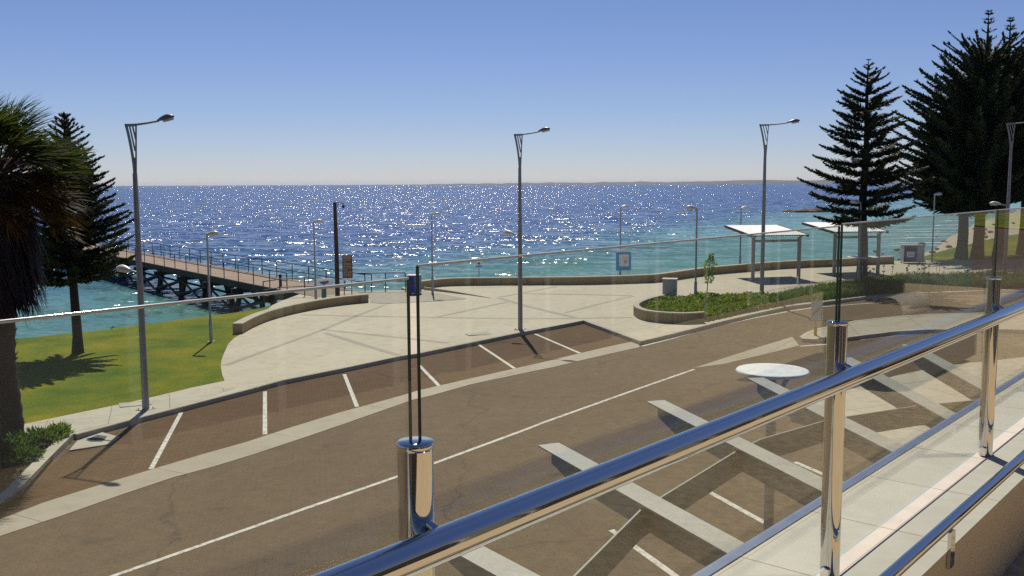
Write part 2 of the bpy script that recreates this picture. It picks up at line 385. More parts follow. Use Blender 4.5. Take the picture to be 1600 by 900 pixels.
# ------------------------------------------------------------------ ground sheets
def sheet(name, poly, dz, m, thick=0, step=2.0, zfun=None, kind='structure', side=None):
    bm = bmesh.new()
    vs = [bm.verts.new((p[0], p[1], 0)) for p in poly]
    f = bm.faces.new(vs); f.normal_update()
    if f.normal.z < 0: f.normal_flip()
    bmesh.ops.triangulate(bm, faces=[f], ngon_method='EAR_CLIP')
    xs = [x for x, _ in GX]
    x0, x1 = min(p[0] for p in poly), max(p[0] for p in poly)
    for x in xs:
        if x0 < x < x1:
            bmesh.ops.bisect_plane(bm, geom=bm.verts[:] + bm.edges[:] + bm.faces[:], plane_co=(x, 0, 0), plane_no=(1, 0, 0), dist=1e-5)
    for v in bm.verts: v.co.z = (zfun(v.co.x, v.co.y) if zfun else G(v.co.x)) + dz
    if thick:
        be = [e for e in bm.edges if len(e.link_faces) == 1]
        r = bmesh.ops.extrude_edge_only(bm, edges=be)
        for g_ in r['geom']:
            if isinstance(g_, bmesh.types.BMVert): g_.co.z -= thick
            if side and isinstance(g_, bmesh.types.BMFace): g_.material_index = 1
    bmesh.ops.recalc_face_normals(bm, faces=bm.faces[:])
    me = bpy.data.meshes.new(name); bm.to_mesh(me); bm.free(); me.materials.append(m)
    if side: me.materials.append(side)
    up = sum(p.normal.z * p.area for p in me.polygons)
    if up < 0: me.flip_normals()
    o = bpy.data.objects.new(name, me); COL.objects.link(o)
    return tag(o, kind=kind)
def strip(mb, pts, w, dz, w2=None):
    """flat painted / cast strip along a ground polyline"""
    P = []
    for a, b in zip(pts, pts[1:]):
        n = max(1, int((Vector(b) - Vector(a)).length / .7))
        P += [Vector(a).lerp(Vector(b), k / n) for k in range(n)]
    P.append(Vector(pts[-1])); vs = []
    for i, p in enumerate(P):
        t = P[min(i + 1, len(P) - 1)] - P[max(i - 1, 0)]; n = Vector((-t.y, t.x, 0)).normalized()
        ww = w if w2 is None else w + (w2 - w) * i / (len(P) - 1)
        for s in (1, -1):
            q = p + n * ww / 2 * s; vs.append((q.x, q.y, G(q.x) + dz))
    mb.add(vs, [(2 * i, 2 * i + 1, 2 * i + 3, 2 * i + 2) for i in range(len(P) - 1)])
def band_sheet(name, A, B, dz, m):
    """sheet between two matching polylines"""
    mb = MB(); vs = []
    for a, b in zip(A, B):
        for p in (a, b): vs.append((p.x, p.y, G(p.x) + dz))
    mb.add(vs, [(2 * i, 2 * i + 1, 2 * i + 3, 2 * i + 2) for i in range(len(A) - 1)])
    return tag(mb.build(name, m, recalc=False), kind='structure')
def px(pts, dz=0): return [at(x, y, dz) for x, y in pts]

KH = .13
kerb_px = [(120, 679), (207, 656), (242, 647), (300, 632), (400, 606), (440, 595), (535, 576), (625, 557), (657, 552), (812, 520), (912, 501), (955, 517), (1000, 533.5), (1047, 523), (1100, 509.5), (1170, 492.5), (1237, 478), (1312, 469), (1350, 464), (1420, 459), (1500, 456), (1600, 452), (1760, 449)]
kerbline = px(kerb_px, KH)
wallbase_px = [(655, 452), (700, 447), (756, 446), (812, 445.5), (912, 445), (1000, 442.5), (1037, 440), (1100, 431), (1162, 425), (1225, 420), (1312, 416), (1397, 412)]
wallbase = catmull(px(wallbase_px, KH), 5)
def offs(P, d):
    out = []
    for i, p in enumerate(P):
        t = P[min(i + 1, len(P) - 1)] - P[max(i - 1, 0)]; n = Vector((-t.y, t.x, 0)).normalized()
        out.append(Vector((p.x + n.x * d, p.y + n.y * d, p.z)))
    return out
shore = offs(wallbase, 1.9)          # seaward edge behind the wall
lawn_far = px([(-120, 548), (30, 529), (120, 520), (180, 513), (300, 497), (370, 488), (410, 481)], .11)
head_edge = px([(440, 470), (470, 459), (520, 455.5), (560, 454.5), (637, 453.5)], KH)
lawnR_far = [Vector((26.5, 62.5, 0)), Vector((32.5, 71, 0)), Vector((44, 86, 0)), Vector((55, 97, 0)), Vector((90, 125, 0)), Vector((250, 210, 0)), Vector((480, 300, 0))]
land = [Vector((-380, -60, 0)), Vector((-380, -20, 0)), Vector((-120, 10, 0)), Vector((-60, 28, 0))] + lawn_far + head_edge + shore + lawnR_far + [Vector((480, -60, 0))]
sheet('road', land, 0, M['road'], thick=4.0)

# plaza, promenade and footpath, one raised slab with the kerb as its edge
arc_px = [(381, 519), (366, 528), (357, 537), (350, 552), (346, 563), (345, 572), (347, 585), (351, 595)]
arc = px(arc_px, KH)
path_far = px([(300, 605.5), (200, 629), (35, 663), (-80, 690)], KH)
path_near = px([(-80, 712), (35, 686), (112, 677)], KH)
inner_land = offs(wallbase, 1.88)
plaza = kerbline + [Vector((62, 52, 0)), Vector((62, 66, 0)), Vector((42, 63, 0)), Vector((29, 60.2, 0)), Vector((25.5, 60.6, 0))] + inner_land[::-1] + [p + Vector((0, -.02, 0)) for p in head_edge[::-1]] + [at(425, 477, KH)] + arc + path_far + path_near
sheet('plaza_pavement', plaza, KH, M['plaza'], thick=.5, side=M['kerb'])
sheet('lawn', lawn_far + [at(425, 477, .11)] + [p for p in arc] + path_far + [Vector((-60, 14, 0)), Vector((-60, 27.9, 0))], .11, M['lawn'], thick=.5)
sheet('lawn', [Vector((25.5, 60.65, 0))] + [p - Vector((0, .02, 0)) for p in lawnR_far[0:5]] + [Vector((130, 110, 0)), Vector((130, 70, 0)), Vector((62.0, 66.02, 0)), Vector((42, 63.02, 0)), Vector((29, 60.22, 0))], .11, M['lawn'], thick=.4)
# footpath toppings, bands, edge strip
sheet('footpath', [p for p in px([(366, 606), (300, 606.5), (200, 630), (35, 664), (-70, 688), (-70, 708), (35, 684.5), (112, 676), (207, 653.5), (300, 629.5)], KH)], KH + .004, M['path'])
mb = MB(); strip(mb, offs(kerbline, .10), .16, KH + .008); tag(mb.build('kerb', M['kerb']), kind='structure')
mb = MB()
for L in ([(352, 571), (420, 546), (500, 517), (556, 494), (600, 477)], [(504, 515), (600, 525), (700, 536)], [(508, 520), (565, 538), (622, 555)], [(472, 492), (590, 494.5), (675, 496), (815, 498), (905, 497.5), (987, 496)],
          [(684, 495), (740, 483), (792, 472)], [(778, 465), (830, 480), (898, 496)], [(782, 464), (830, 455), (870, 447.5)], [(820, 459), (900, 460), (986, 462)], [(884, 488.5), (940, 474), (990, 462.5)], [(1170, 460), (1250, 446), (1340, 431)]):
    w = .24
    strip(mb, px(L, KH), w, KH + .004 + .002 * (len(mb.f) % 3))
tag(mb.build('paving_bands', M['band']), kind='structure')
sheet('jetty_forecourt', px([(505, 462), (560, 456), (636, 455.5), (655, 453.5), (730, 467), (690, 470.5), (600, 475), (579, 473), (577, 465), (540, 468)], KH), KH + .012, M['pink'])
mb = MB(); A = px([(662, 453), (700, 457), (735, 461.5), (766, 466)], KH)
for a, b2, h0, h1 in zip(A, A[1:], (.16, .11, .06), (.11, .06, .012)):
    mb.prism([a, b2, b2 + Vector((0, 0, h1)), a + Vector((0, 0, h0))], (.03, .16, 0))
tag(mb.build('ramp_edge', M['band']), kind='structure')

# parking strip
drain_top = [(-120, 848), (0, 812), (70, 785), (150, 760), (235, 734.5), (310, 712), (385, 691), (455, 668), (530, 645), (560, 637), (625, 619), (655, 610), (725, 594), (805, 576), (860, 563.5), (905, 552.5), (950, 542), (995, 532.5)]
drain_bot = [(-120, 878), (0, 838), (100, 805), (185, 775), (270, 746.5), (335, 729), (400, 709), (475, 684), (545, 660), (585, 646), (645, 625), (675, 618), (735, 601), (815, 584), (866, 573.5), (905, 564), (955, 552.5), (1000, 542.5)]
dA, dB = px(drain_top), px(drain_bot)
sheet('parking_bays', px([(118, 692)]) + [p - Vector((0, .0, 0)) for p in px([(207, 668), (300, 639), (400, 612), (535, 582), (625, 562), (657, 557), (812, 525), (912, 505), (990, 534)])] + [p + (a - p).normalized() * .0 for p, a in zip(dA[::-1][1:], dB[::-1][1:])] + px([(-120, 800), (20, 782)]), .003, M['bay'])
band_sheet('spoon_drain', dA, dB, .008, M['drain'])
mb = MB()
for a, b2 in (((283, 645), (236, 733)), ((414, 612), (414, 679)), ((538, 585), (558, 636)), ((655, 571), (686, 603)), ((747, 538), (804, 576)), ((836, 522), (906, 552))):
    strip(mb, px([a, b2]), .11, .0075)
strip(mb, px([(60, 945), (180, 899), (400, 822), (620, 745), (700, 716), (850, 660), (1000, 606.5), (1085, 577)]), .11, .004)
strip(mb, px([(1003, 541), (1050, 529), (1100, 514.5), (1175, 497.5), (1275, 480), (1350, 474.5), (1412, 471)]), .12, .004)
for a, b2 in (((955, 828), (1062, 905)), ((1094, 761), (1222, 832)), ((1242, 722), (1335, 762)), ((1040, 905), (1100, 940))):
    strip(mb, px([a, b2]), .11, .004)
tag(mb.build('road_markings', M['paint']), kind='structure')
sheet('painted_gore', px([(1085, 575), (1130, 560), (1200, 538), (1238, 526.5), (1249, 540), (1200, 552.5), (1130, 569)]), .0055, M['drain'])
isl = px([(1249, 527), (1262, 519), (1277, 514), (1305, 508.5), (1335, 502), (1400, 495), (1450, 491.5), (1542, 489), (1640, 487), (1640, 517), (1560, 515.5), (1450, 516), (1400, 519), (1350, 525), (1305, 531), (1270, 531), (1254, 530)], .1)
sheet('traffic_island', isl, .12, M['island'], thick=.3, side=M['kerb'])
mb = MB(); strip(mb, [p for p in offs(isl + [isl[0]], -.09)], .18, .126); tag(mb.build('kerb', M['kerb']), kind='structure')
mb = MB(); strip(mb, px([(1250, 541), (1305, 537), (1350, 530), (1400, 524), (1450, 520.5), (1560, 520), (1640, 521)]), .14, .004); tag(mb.build('road_markings', M['paint']), kind='structure')
near_path = px([(1235, 651), (1262, 636), (1330, 609), (1400, 588), (1480, 572), (1600, 559), (1800, 550)], .1) + [Vector((14, 3.5, 0)), Vector((6.0, 5.4, 0))] + px([(1440, 722), (1360, 690), (1290, 668)], .1)
sheet('footpath', near_path, .12, M['path'], thick=.3, side=M['kerb'])

# garden bed at the left, its kerb, the drain pit
sheet('garden_soil', px([(112, 679), (35, 687), (-80, 714), (-150, 850), (-20, 800), (28, 776)], .1), .10, M['soil'], thick=.3)
def rail_prism(mb, P, w, h, mi=0, dz=0):
    """solid wall/kerb following a ground polyline, thickness w to the left"""
    Q = offs(P, w); n = len(P); vs = []
    for p, q in zip(P, Q):
        z = G(p.x) + dz; vs += [(p.x, p.y, z - .25), (q.x, q.y, z - .25), (q.x, q.y, z + h), (p.x, p.y, z + h)]
    fs = []
    for i in range(n - 1):
        a, b2 = 4 * i, 4 * i + 4
        fs += [(a, b2, b2 + 3, a + 3), (a + 1, a + 2, b2 + 2, b2 + 1), (a + 3, b2 + 3, b2 + 2, a + 2)]
    fs += [(3, 2, 1, 0), (4 * n - 4, 4 * n - 3, 4 * n - 2, 4 * n - 1)]
    mb.add(vs, fs, mi)
gk = [at(-60, 830), at(0, 796), at(30, 776), at(76, 727), at(118, 684)]
mb = MB(); rail_prism(mb, gk, .26, .15); tag(mb.build('kerb', M['kerb'], recalc=True), kind='structure')
pit = empty('drain_pit', at(148, 692), 'pale concrete drain pit with dark slot under the left lamp', 'drain')
pc = at(148, 692); mb = MB(); q = [p - pc for p in px([(121, 691), (160, 677.5), (187, 684), (172, 695), (108, 706)])]
mb.prism([Vector((p.x, p.y, .006)) for p in q], (0, 0, .03)); mb.build('apron', M['kerb'], pit, recalc=True)
q = [p - pc for p in px([(134, 690), (152, 682), (168, 684), (160, 692), (141, 692.5)])]
mb = MB(); mb.prism([Vector((p.x, p.y, .03)) for p in q], (0, 0, .012)); mb.build('grate', M['black'], pit, recalc=True)

# beach at the right, sloping into the water
def beach_z(x, y):
    t = (y - (62.5 + max(0, x - 26.5) * .98)) / 70.0
    return G(x) + .05 - max(0, t) * 4.6
bp = [(26.5, 62.7), (27, 80), (36, 108), (50, 128), (70, 172), (92, 215), (150, 300), (480, 620), (480, 300.5), (250, 210.5), (90, 120.5), (52, 88.5), (41, 77.5), (33, 69)]
bm_ = MB(); 
sheet_pts = []
for i in range(40):
    t = (i / 39) ** 1.6
    BL = [(0, 26.5, 62.5), (.02, 32.5, 71), (.05, 44, 86), (.08, 55, 97), (.2, 90, 125), (.6, 250, 210), (1, 420, 290)]
    for (ta, xa, ya), (tb, xb, yb) in zip(BL, BL[1:]):
        if t <= tb + 1e-9: f_ = (t - ta) / (tb - ta); x0_, y0_ = xa + (xb - xa) * f_, ya + (yb - ya) * f_; break
    SHX = [(0, 33, 86), (.06, 51, 118), (.16, 88, 186), (.4, 150, 290), (1, 420, 560)]
    for (ta, xa, ya), (tb, xb, yb) in zip(SHX, SHX[1:]):
        if t <= tb + 1e-9: f_ = (t - ta) / (tb - ta); xs_, ys_ = xa + (xb - xa) * f_, ya + (yb - ya) * f_; break
    for j in range(14):
        s = j / 13; sheet_pts.append((x0_ + s * (xs_ - x0_) * 1.1, y0_ + s * (ys_ - y0_) * 1.1, 0))
vs = []
for i in range(40):
    for j in range(14):
        x, y, _ = sheet_pts[i * 14 + j]; s = j / 13
        z0 = G(sheet_pts[i * 14][0])
        vs.append((x, y, z0 - .05 - s * (z0 + 2.45) + .25 * mnoise.noise((x * .12, y * .12, 0)) * (s > 0)))
bm_.add(vs, [(i * 14 + j, (i + 1) * 14 + j, (i + 1) * 14 + j + 1, i * 14 + j + 1) for i in range(39) for j in range(13)], 0, True)
tag(bm_.build('beach', M['sand']), kind='structure')
# beach stones
mb = MB(); ico = bmesh.new(); bmesh.ops.create_icosphere(ico, subdivisions=1, radius=1); ico.verts.index_update()
iv = [v.co.copy() for v in ico.verts]; if_ = [tuple(v.index for v in f.verts) for f in ico.faces]; ico.free()
for k in range(170):
    i = rnd.randint(0, 22); j = rnd.randint(1, 11)
    x, y, z = vs[i * 14 + j]; x += rnd.uniform(-4, 4); y += rnd.uniform(-3, 3); s = rnd.uniform(.12, .4)
    mb.add([(x + v.x * s * rnd.uniform(.8, 1.3), y + v.y * s * rnd.uniform(.8, 1.2), z + v.z * s * .55) for v in iv], if_)
tag(mb.build('beach_stones', M['rock']), kind='stuff')
# surf on the beach
m, nt, b, _ = mat('surf_foam'); M['foam'] = m
b.inputs['Base Color'].default_value = (.75, .77, .76, 1); b.inputs['Roughness'].default_value = .9
def foam_patch(mb, c, L, w, ang):
    n = 26; vs = []
    for i in range(n):
        t = i / (n - 1); u = (t - .5) * L; k = math.sin(math.pi * t) ** .6
        o = mnoise.noise((c[0] + u * .35, c[1], 3)) * w * 2.0
        for s in (-1, 1):
            v = o + s * w * k * (.3 + .7 * abs(mnoise.noise((u * .9, c[1] + s * 9, 1)) * 1.8))
            vs.append((c[0] + u * math.cos(ang) - v * math.sin(ang), c[1] + u * math.sin(ang) + v * math.cos(ang), SEA_Z + .035))
    mb.add(vs, [(2 * i, 2 * i + 2, 2 * i + 3, 2 * i + 1) for i in range(n - 1)])
mb = MB()
for (qx, qy, L, w) in ((1420, 368, 14, .7), (1436, 362, 18, .8), (1452, 372, 14, 1.0), (1462, 358, 24, .9), (1470, 380, 16, 1.0), (1488, 352, 30, 1.1), (1500, 345, 30, 1.0), (1440, 384, 9, .8), (1478, 366, 16, .9), (1233, 331.5, 9, .5), (1252, 334, 12, .6), (1276, 333.5, 9, .5)):
    p = atz(qx, qy, SEA_Z); foam_patch(mb, p, L, w, R(rnd.uniform(-8, 25) if qx > 1300 else 2))
tag(mb.build('surf', M['foam']), kind='stuff')

# the sea, a rock reef and the far headland
mb = MB(); mb.add([(-11000, -300, SEA_Z), (11000, -300, SEA_Z), (11000, 11800, SEA_Z), (-11000, 11800, SEA_Z)], [(0, 1, 2, 3)])
tag(mb.build('sea', M['sea']), kind='structure')
pr = atz(1262, 331, SEA_Z); mb = MB()
for k in range(34):
    t = rnd.random(); x = (t - .42) * 15; s = rnd.uniform(.7, 1.5) * (1.15 - abs(t - .55))
    c = (x, rnd.uniform(-1.6, 1.6), -.1)
    mb.add([(c[0] + v.x * s * 1.5 * rnd.uniform(.8, 1.25), c[1] + v.y * s, c[2] + v.z * s * .8 * rnd.uniform(.8, 1.2)) for v in iv], if_)
o = mb.build('rock_reef', M['reef']); o.location = pr
tag(o, 'low red brown rock reef breaking the water beside the solitary pine', 'reef')
mb = MB(); n = 260; vs = []
for i in range(n):
    t = i / (n - 1); X = -2900 + t * 8200; Y = 5200 - 900 * t + 300 * math.sin(t * 5)
    h = 4 + 13 * min(1, max(0, (t - .25) * 3)) + 5 * max(0, t - .5) + 6 * mnoise.noise((t * 23, 0, 0)) + 3.2 * mnoise.noise((t * 120, 2, 0)) + 1.5 * mnoise.noise((t * 480, 5, 0))
    h = max(3, h) * 1.25 * (.3 + .7 * min(1, max(0, (t - .22) * 12)))
    for k, (dy, f) in enumerate(((-240, 0), (-120, .55), (0, 1), (260, .9), (600, .3), (800, 0))): vs.append((X, Y + dy, SEA_Z - .5 + h * f))
mb.add(vs, [(i * 6 + k, (i + 1) * 6 + k, (i + 1) * 6 + k + 1, i * 6 + k + 1) for i in range(n - 1) for k in range(5)], 0, True)
tag(mb.build('headland', M['hill']), kind='structure')

# ------------------------------------------------------------------ walls
def wall(name, base, w, h, label, sgn=1):
    root = empty(name, base[0], label, 'wall'); b0 = root.location
    P = [p - b0 for p in base]
    def pr(P, w, z0, z1):
        mb = MB(); Q = offs(P, w); vs = []
        for p, q in zip(P, Q): vs += [(p.x, p.y, p.z + z0), (q.x, q.y, p.z + z0), (q.x, q.y, p.z + z1), (p.x, p.y, p.z + z1)]
        fs = []
        for i in range(len(P) - 1):
            a, c = 4 * i, 4 * i + 4
            fs += [(a, c, c + 3, a + 3), (a + 1, a + 2, c + 2, c + 1), (a + 3, c + 3, c + 2, a + 2), (a, a + 1, c + 1, c)]
        fs += [(3, 2, 1, 0), (4 * len(P) - 4, 4 * len(P) - 3, 4 * len(P) - 2, 4 * len(P) - 1)]
        mb.add(vs, fs); return mb
    pr(P, w * sgn, -.2, h - .05).build('wall_face', M['wall'], root, recalc=True)
    pr(offs(P, -.012 * sgn), (w + .024) * sgn, h - .05, h).build('coping', M['wallcap'], root, recalc=True)
    return root
wall('sea_wall', wallbase, .38, .44, 'long low curved tan sea wall along the seaward edge of the plaza')
seat = catmull(px([(379, 521), (400, 509.5), (425, 499.5), (460, 490), (500, 482), (537, 476.5), (576, 472.5)], KH), 5)
wall('seat_wall', seat, .40, .42, 'short curved tan seat wall between lawn and plaza near the jetty')
# planter at the right of the bays
pl = catmull(px([(1101, 504.5), (1075, 506), (1050, 505.5), (1020, 503), (1002, 499.5), (991, 494), (991, 488.5), (1003, 482.5), (1022, 477), (1046, 473)], KH), 5)
wall('planter_wall', pl, .22, .42, 'rounded tan planter wall holding the shrub bed in front of the grey cabinet', -1)

# ------------------------------------------------------------------ street lamps
def head_mesh(mb, x0, L, w, h, z0, tilt=.12, sgn=1, n=9, k=14, mi=0, mb_lens=None):
    vs = []; 
    for i in range(n):
        t = i / (n - 1); prof = (math.sin(math.pi * min(1, .06 + t * .94) ** .8)) ** .55 * (.45 + .55 * min(1, t * 1.6)) if i < n - 1 else .12
        prof = max(prof, .16)
        for j in range(k):
            a = 2 * math.pi * j / k; s, c = math.sin(a), math.cos(a)
            zz = (h * s if s > 0 else h * .28 * s) * prof
            vs.append((x0 + sgn * t * L, w / 2 * c * prof, z0 + zz + t * L * tilt))
    fs = [(i * k + j, i * k + (j + 1) % k, (i + 1) * k + (j + 1) % k, (i + 1) * k + j) for i in range(n - 1) for j in range(k)]
    mb.add(vs, fs + [tuple(range(k)), tuple((n - 1) * k + j for j in range(k))], mi, True)
def lens(mb, x0, L, w, z0, tilt, sgn=1):
    mb.tube([(x0 + sgn * L * .38, 0, z0 + L * .38 * tilt - .035), (x0 + sgn * L * .92, 0, z0 + L * .92 * tilt - .035)], .045, 8)

def tall_lamp(H, second=True, label='', loc=(0, 0, 0), rz=0):
    root = empty('street_lamp', loc, label, 'street lamp', 'tall street lamps along the kerb', rz)
    mb = MB(); mb.tube([(0, 0, 0), (0, 0, .5), (0, 0, H * .5), (0, 0, H - 1.3)], [.095, .092, .078, .06], 14)
    mb.box((0, 0, .012), (.36, .36, .024)); mb.build('pole', M['galv'], root)
    for bx, by in ((.13, .13), (-.13, .13), (.13, -.13), (-.13, -.13)):
        b_ = MB(); b_.tube([(bx, by, .024), (bx, by, .06)], .016, 6); b_.build('bolt', M['galv'], root)
    # flared fin of curved bars at the top
    mb = MB(); yt = .014
    outer = [(-.045 - .235 * (t ** 1.7), H - 1.38 + 1.38 * t) for t in [i / 10 for i in range(11)]]
    inner = [(.055 + .085 * t, H - 1.38 + 1.38 * t) for t in [i / 10 for i in range(11)]]
    def bar(P, w, cut=0):
        for (xa, za), (xb, zb) in zip(P, P[1:]):
            mb.prism([(xa, -yt, za), (xa + w, -yt, za), (xb + w, -yt, zb), (xb, -yt, zb)], (0, 2 * yt, 0))
    bar(outer, .075)
    bar([(x - .035, z) for x, z in inner], .035)
    mb.prism([(-.28, -yt, H - .002), (-.262, -yt, H - .075), (.132, -yt, H - .075), (.14, -yt, H - .002)], (0, 2 * yt, 0))
    bar([(-.125, H - .07), (.03, H - .72)][::-1], .035); bar([(-.02, H - .07), (.07, H - .42)][::-1], .035)
    mb.prism([(-.05, -yt + .004, H - 1.37), (.06, -yt + .004, H - 1.37), (.09, -yt + .004, H - .86), (-.065, -yt + .004, H - .93)], (0, 2 * yt - .008, 0))
    mb.build('fin', M['galv'], root, recalc=True)
    mb = MB(); mb.tube([(.13, 0, H - .03), (.55, 0, H + .0), (.92, 0, H + .04)], [.032, .026, .024], 8); mb.build('arm', M['galv'], root)
    mb = MB(); head_mesh(mb, .88, .56, .26, .125, H + .045, .16); h = mb.build('lamp_head', M['lampdark'], root, recalc=True)
    mb = MB(); lens(mb, .88, .56, .2, H + .045, .16); mb.build('lens', M['lens'], h)
    if second:
        z = H * .49
        mb = MB(); mb.tube([(-.05, 0, z - .1), (-.10, 0, z - .02), (-.22, 0, z + .0), (-.36, 0, z + .015)], .03, 8); mb.build('lower_arm', M['galv'], root)
        mb = MB(); head_mesh(mb, -.28, .56, .28, .15, z + .01, .10, -1); h = mb.build('lower_lamp_head', M['lamphead'], root, recalc=True)
        mb = MB(); lens(mb, -.28, .56, .2, z + .01, .1, -1); mb.build('lens', M['lens'], h)
    return root
def place_tall(bx, by, topy, second, label, rz):
    b0 = at(bx, by, KH); d = ray(bx, topy); 
    ztop = EYE + ray(bx, topy).z / ray(bx, topy).y * b0.y
    tall_lamp(ztop - b0.z, second, label, b0, rz)
place_tall(228, 640, 193, True, 'tall grey street lamp on the footpath beside the lawn, nearest the palm', R(-25))
place_tall(813, 515, 209, True, 'tall grey street lamp on the plaza kerb halfway along the parking bays', R(-38))
place_tall(1190, 468, 194, False, 'tall grey street lamp in the shrub bed in front of the first white shelter', R(-8))
place_tall(1569, 441, 192, True, 'tall grey street lamp in front of the dark big pines', R(-20))

def small_lamp(H):
    root = empty('promenade_lamp', (0, 0, 0), 'x', 'lamp post', 'small promenade lamps')
    mb = MB(); mb.tube([(0, 0, 0), (0, 0, .9), (0, 0, .92), (0, 0, H)], [.07, .068, .045, .038], 10); mb.box((0, 0, .012), (.24, .24, .024)); mb.build('pole', M['galvlight'], root)
    mb = MB(); mb.tube([(0, 0, H - .02), (.04, 0, H + .03), (.12, 0, H + .05)], .035, 8); mb.build('arm', M['galvlight'], root)
    mb = MB(); head_mesh(mb, -.04, .56, .28, .15, H + .03, .1); h = mb.build('lamp_head', M['lamphead'], root, recalc=True)
    mb = MB(); lens(mb, -.04, .56, .2, H + .03, .1); mb.build('lens', M['lens'], h)
    return root
SH = 4.25
sl0 = small_lamp(SH); first = True
for bx, by, rz, dz, lab, tx, ty in (
    (330, 534, -10, .11, 'pale lamp post standing on the lawn in front of the jetty', 324, 368),
    (493.5, 469, 8, KH, 'pale lamp post behind the seat wall beside the blue and white sign', 492, 348),
    (676, 459, 0, KH, 'pale lamp post beside the blue bin at the end of the sea wall', 675, 337),
    (969, 440, 15, KH, 'pale lamp post rising behind the blue framed notice board', 970, 325),
    (1086.5, 471, 175, KH, 'pale lamp post in the shrub bed beside the sapling, head turned left', 1086, 327),
    (1156, 421, 15, KH, 'pale lamp post behind the sea wall left of the first shelter', 1156, 326),
    (1341, 449, 170, KH, 'pale lamp post in front of the solitary pine, head turned left', 1341, 318),
    (1456, 410, 12, KH, 'pale lamp post at the edge of the right lawn near the beach', 1458, 305)):
    o = sl0 if first else copy_tree(sl0); first = False
    p0 = at(bx, by, dz)
    if by in (440, 421): p0 = p0 + Vector((p0.x / p0.y, 1, 0)) * (2.0 if by == 440 else .3); p0.z = G(p0.x) + dz
    o.location = p0; o.rotation_euler = (0, 0, R(rz)); o['label'] = lab
    ztop = EYE + ray(tx, ty).z / ray(tx, ty).y * p0.y
    s = (ztop - p0.z) / SH; o.scale = (1, 1, s)

# dark timber pole with a hanging lamp
p0 = at(527.5, 463, KH); zt = EYE + ray(522, 316).z / ray(522, 316).y * p0.y - p0.z
root = empty('timber_lamp_pole', p0, 'dark timber pole with small bracket lamp at the jetty entrance', 'lamp post')
mb = MB(); mb.tube([(0, 0, 0), (0, 0, zt * .5), (-.03, 0, zt)], [.13, .115, .09], 12); mb.build('pole', M['darktimber'], root)
mb = MB(); mb.tube([(-.1, 0, zt - .03), (.2, 0, zt - .01), (.42, 0, zt - .04), (.42, 0, zt - .16)], .022, 8); mb.tube([(0, 0, zt - .3), (.25, 0, zt - .03)], .014, 6); mb.build('bracket', M['railsteel'], root)
mb = MB(); mb.lathe([(.03, 0), (.09, -.06), (.10, -.1), (.05, -.15), (.01, -.19)], 12, c=(.42, 0, zt - .15)); mb.build('lamp_shade', M['railsteel'], root, recalc=True)

# ------------------------------------------------------------------ jetty
E0 = at(478, 461, KH); E1 = at(205, 411.5); jd = (E1 - E0); jd.z = 0; jd.normalize()
jn = Vector((-jd.y, jd.x, 0))
if jn.y > 0 and False: jn = -jn
jn = Vector((jd.y, -jd.x, 0))     # to the far (sea) side
JL = 118; JW = 3.1; JZ = E0.z + .02
root = empty('jetty', (E0.x, E0.y, JZ), 'long timber jetty on raking piles running out over the water', 'jetty')
def jp(s, w, z=0): return jd * s + jn * w + Vector((0, 0, z))
mb = MB()
nb = 380
for i in range(nb):
    s0 = -1.5 + (JL + 1.5) * i / nb; s1 = s0 + (JL + 1.5) / nb - .02
    zz = rnd.uniform(0, .006)
    mb.prism([jp(s0, -.05 + rnd.uniform(-.02, .02), -.06 + zz), jp(s1, -.05, -.06 + zz), jp(s1, JW, -.06 + zz), jp(s0, JW, -.06 + zz)], (0, 0, .06))
mb.build('decking', M['deck'], root, recalc=True)
mb = MB()
for w in (.1, JW / 2, JW - .1):
    mb.prism([jp(-1.5, w - .12, -.45), jp(JL, w - .12, -.45), jp(JL, w + .12, -.45), jp(-1.5, w + .12, -.45)], (0, 0, .385))
mb.build('girders', M['darktimber'], root, recalc=True)
bent_s = [4.6 + 5.2 * i for i in range(22)]
for i, s in enumerate(bent_s):
    zb = SEA_Z - JZ - 1.2
    mb = MB(); mb.prism([jp(s - .15, -.45, -.75), jp(s + .15, -.45, -.75), jp(s + .15, JW + .45, -.75), jp(s - .15, JW + .45, -.75)], (0, 0, .3)); mb.build('crosshead', M['darktimber'], root, recalc=True)
    for w, sp in ((.15, -.75), (JW * .5, 0), (JW - .15, .75)):
        mb = MB(); mb.tube([jp(s, w, -.7), jp(s, w + sp, zb)], [.17, .19], 10); mb.build('pile', M['darktimber'], root)
    mb = MB()
    for (wa, wb) in ((-.2, JW + .1), (JW + .2, -.1)):
        mb.tube([jp(s + .17, wa, -.8), jp(s + .17, wb, SEA_Z - JZ + .25)], .075, 6)
    mb.build('cross_brace', M['darktimber'], root)
    if i < len(bent_s) - 1:
        mb = MB(); s2 = bent_s[i + 1]
        mb.tube([jp(s, -.1, -.75), jp(s2, -.5, SEA_Z - JZ + .35)], .085, 6); mb.tube([jp(s2, -.1, -.75), jp(s, -.5, SEA_Z - JZ + .35)], .085, 6)
        mb.build('long_brace', M['darktimber'], root)
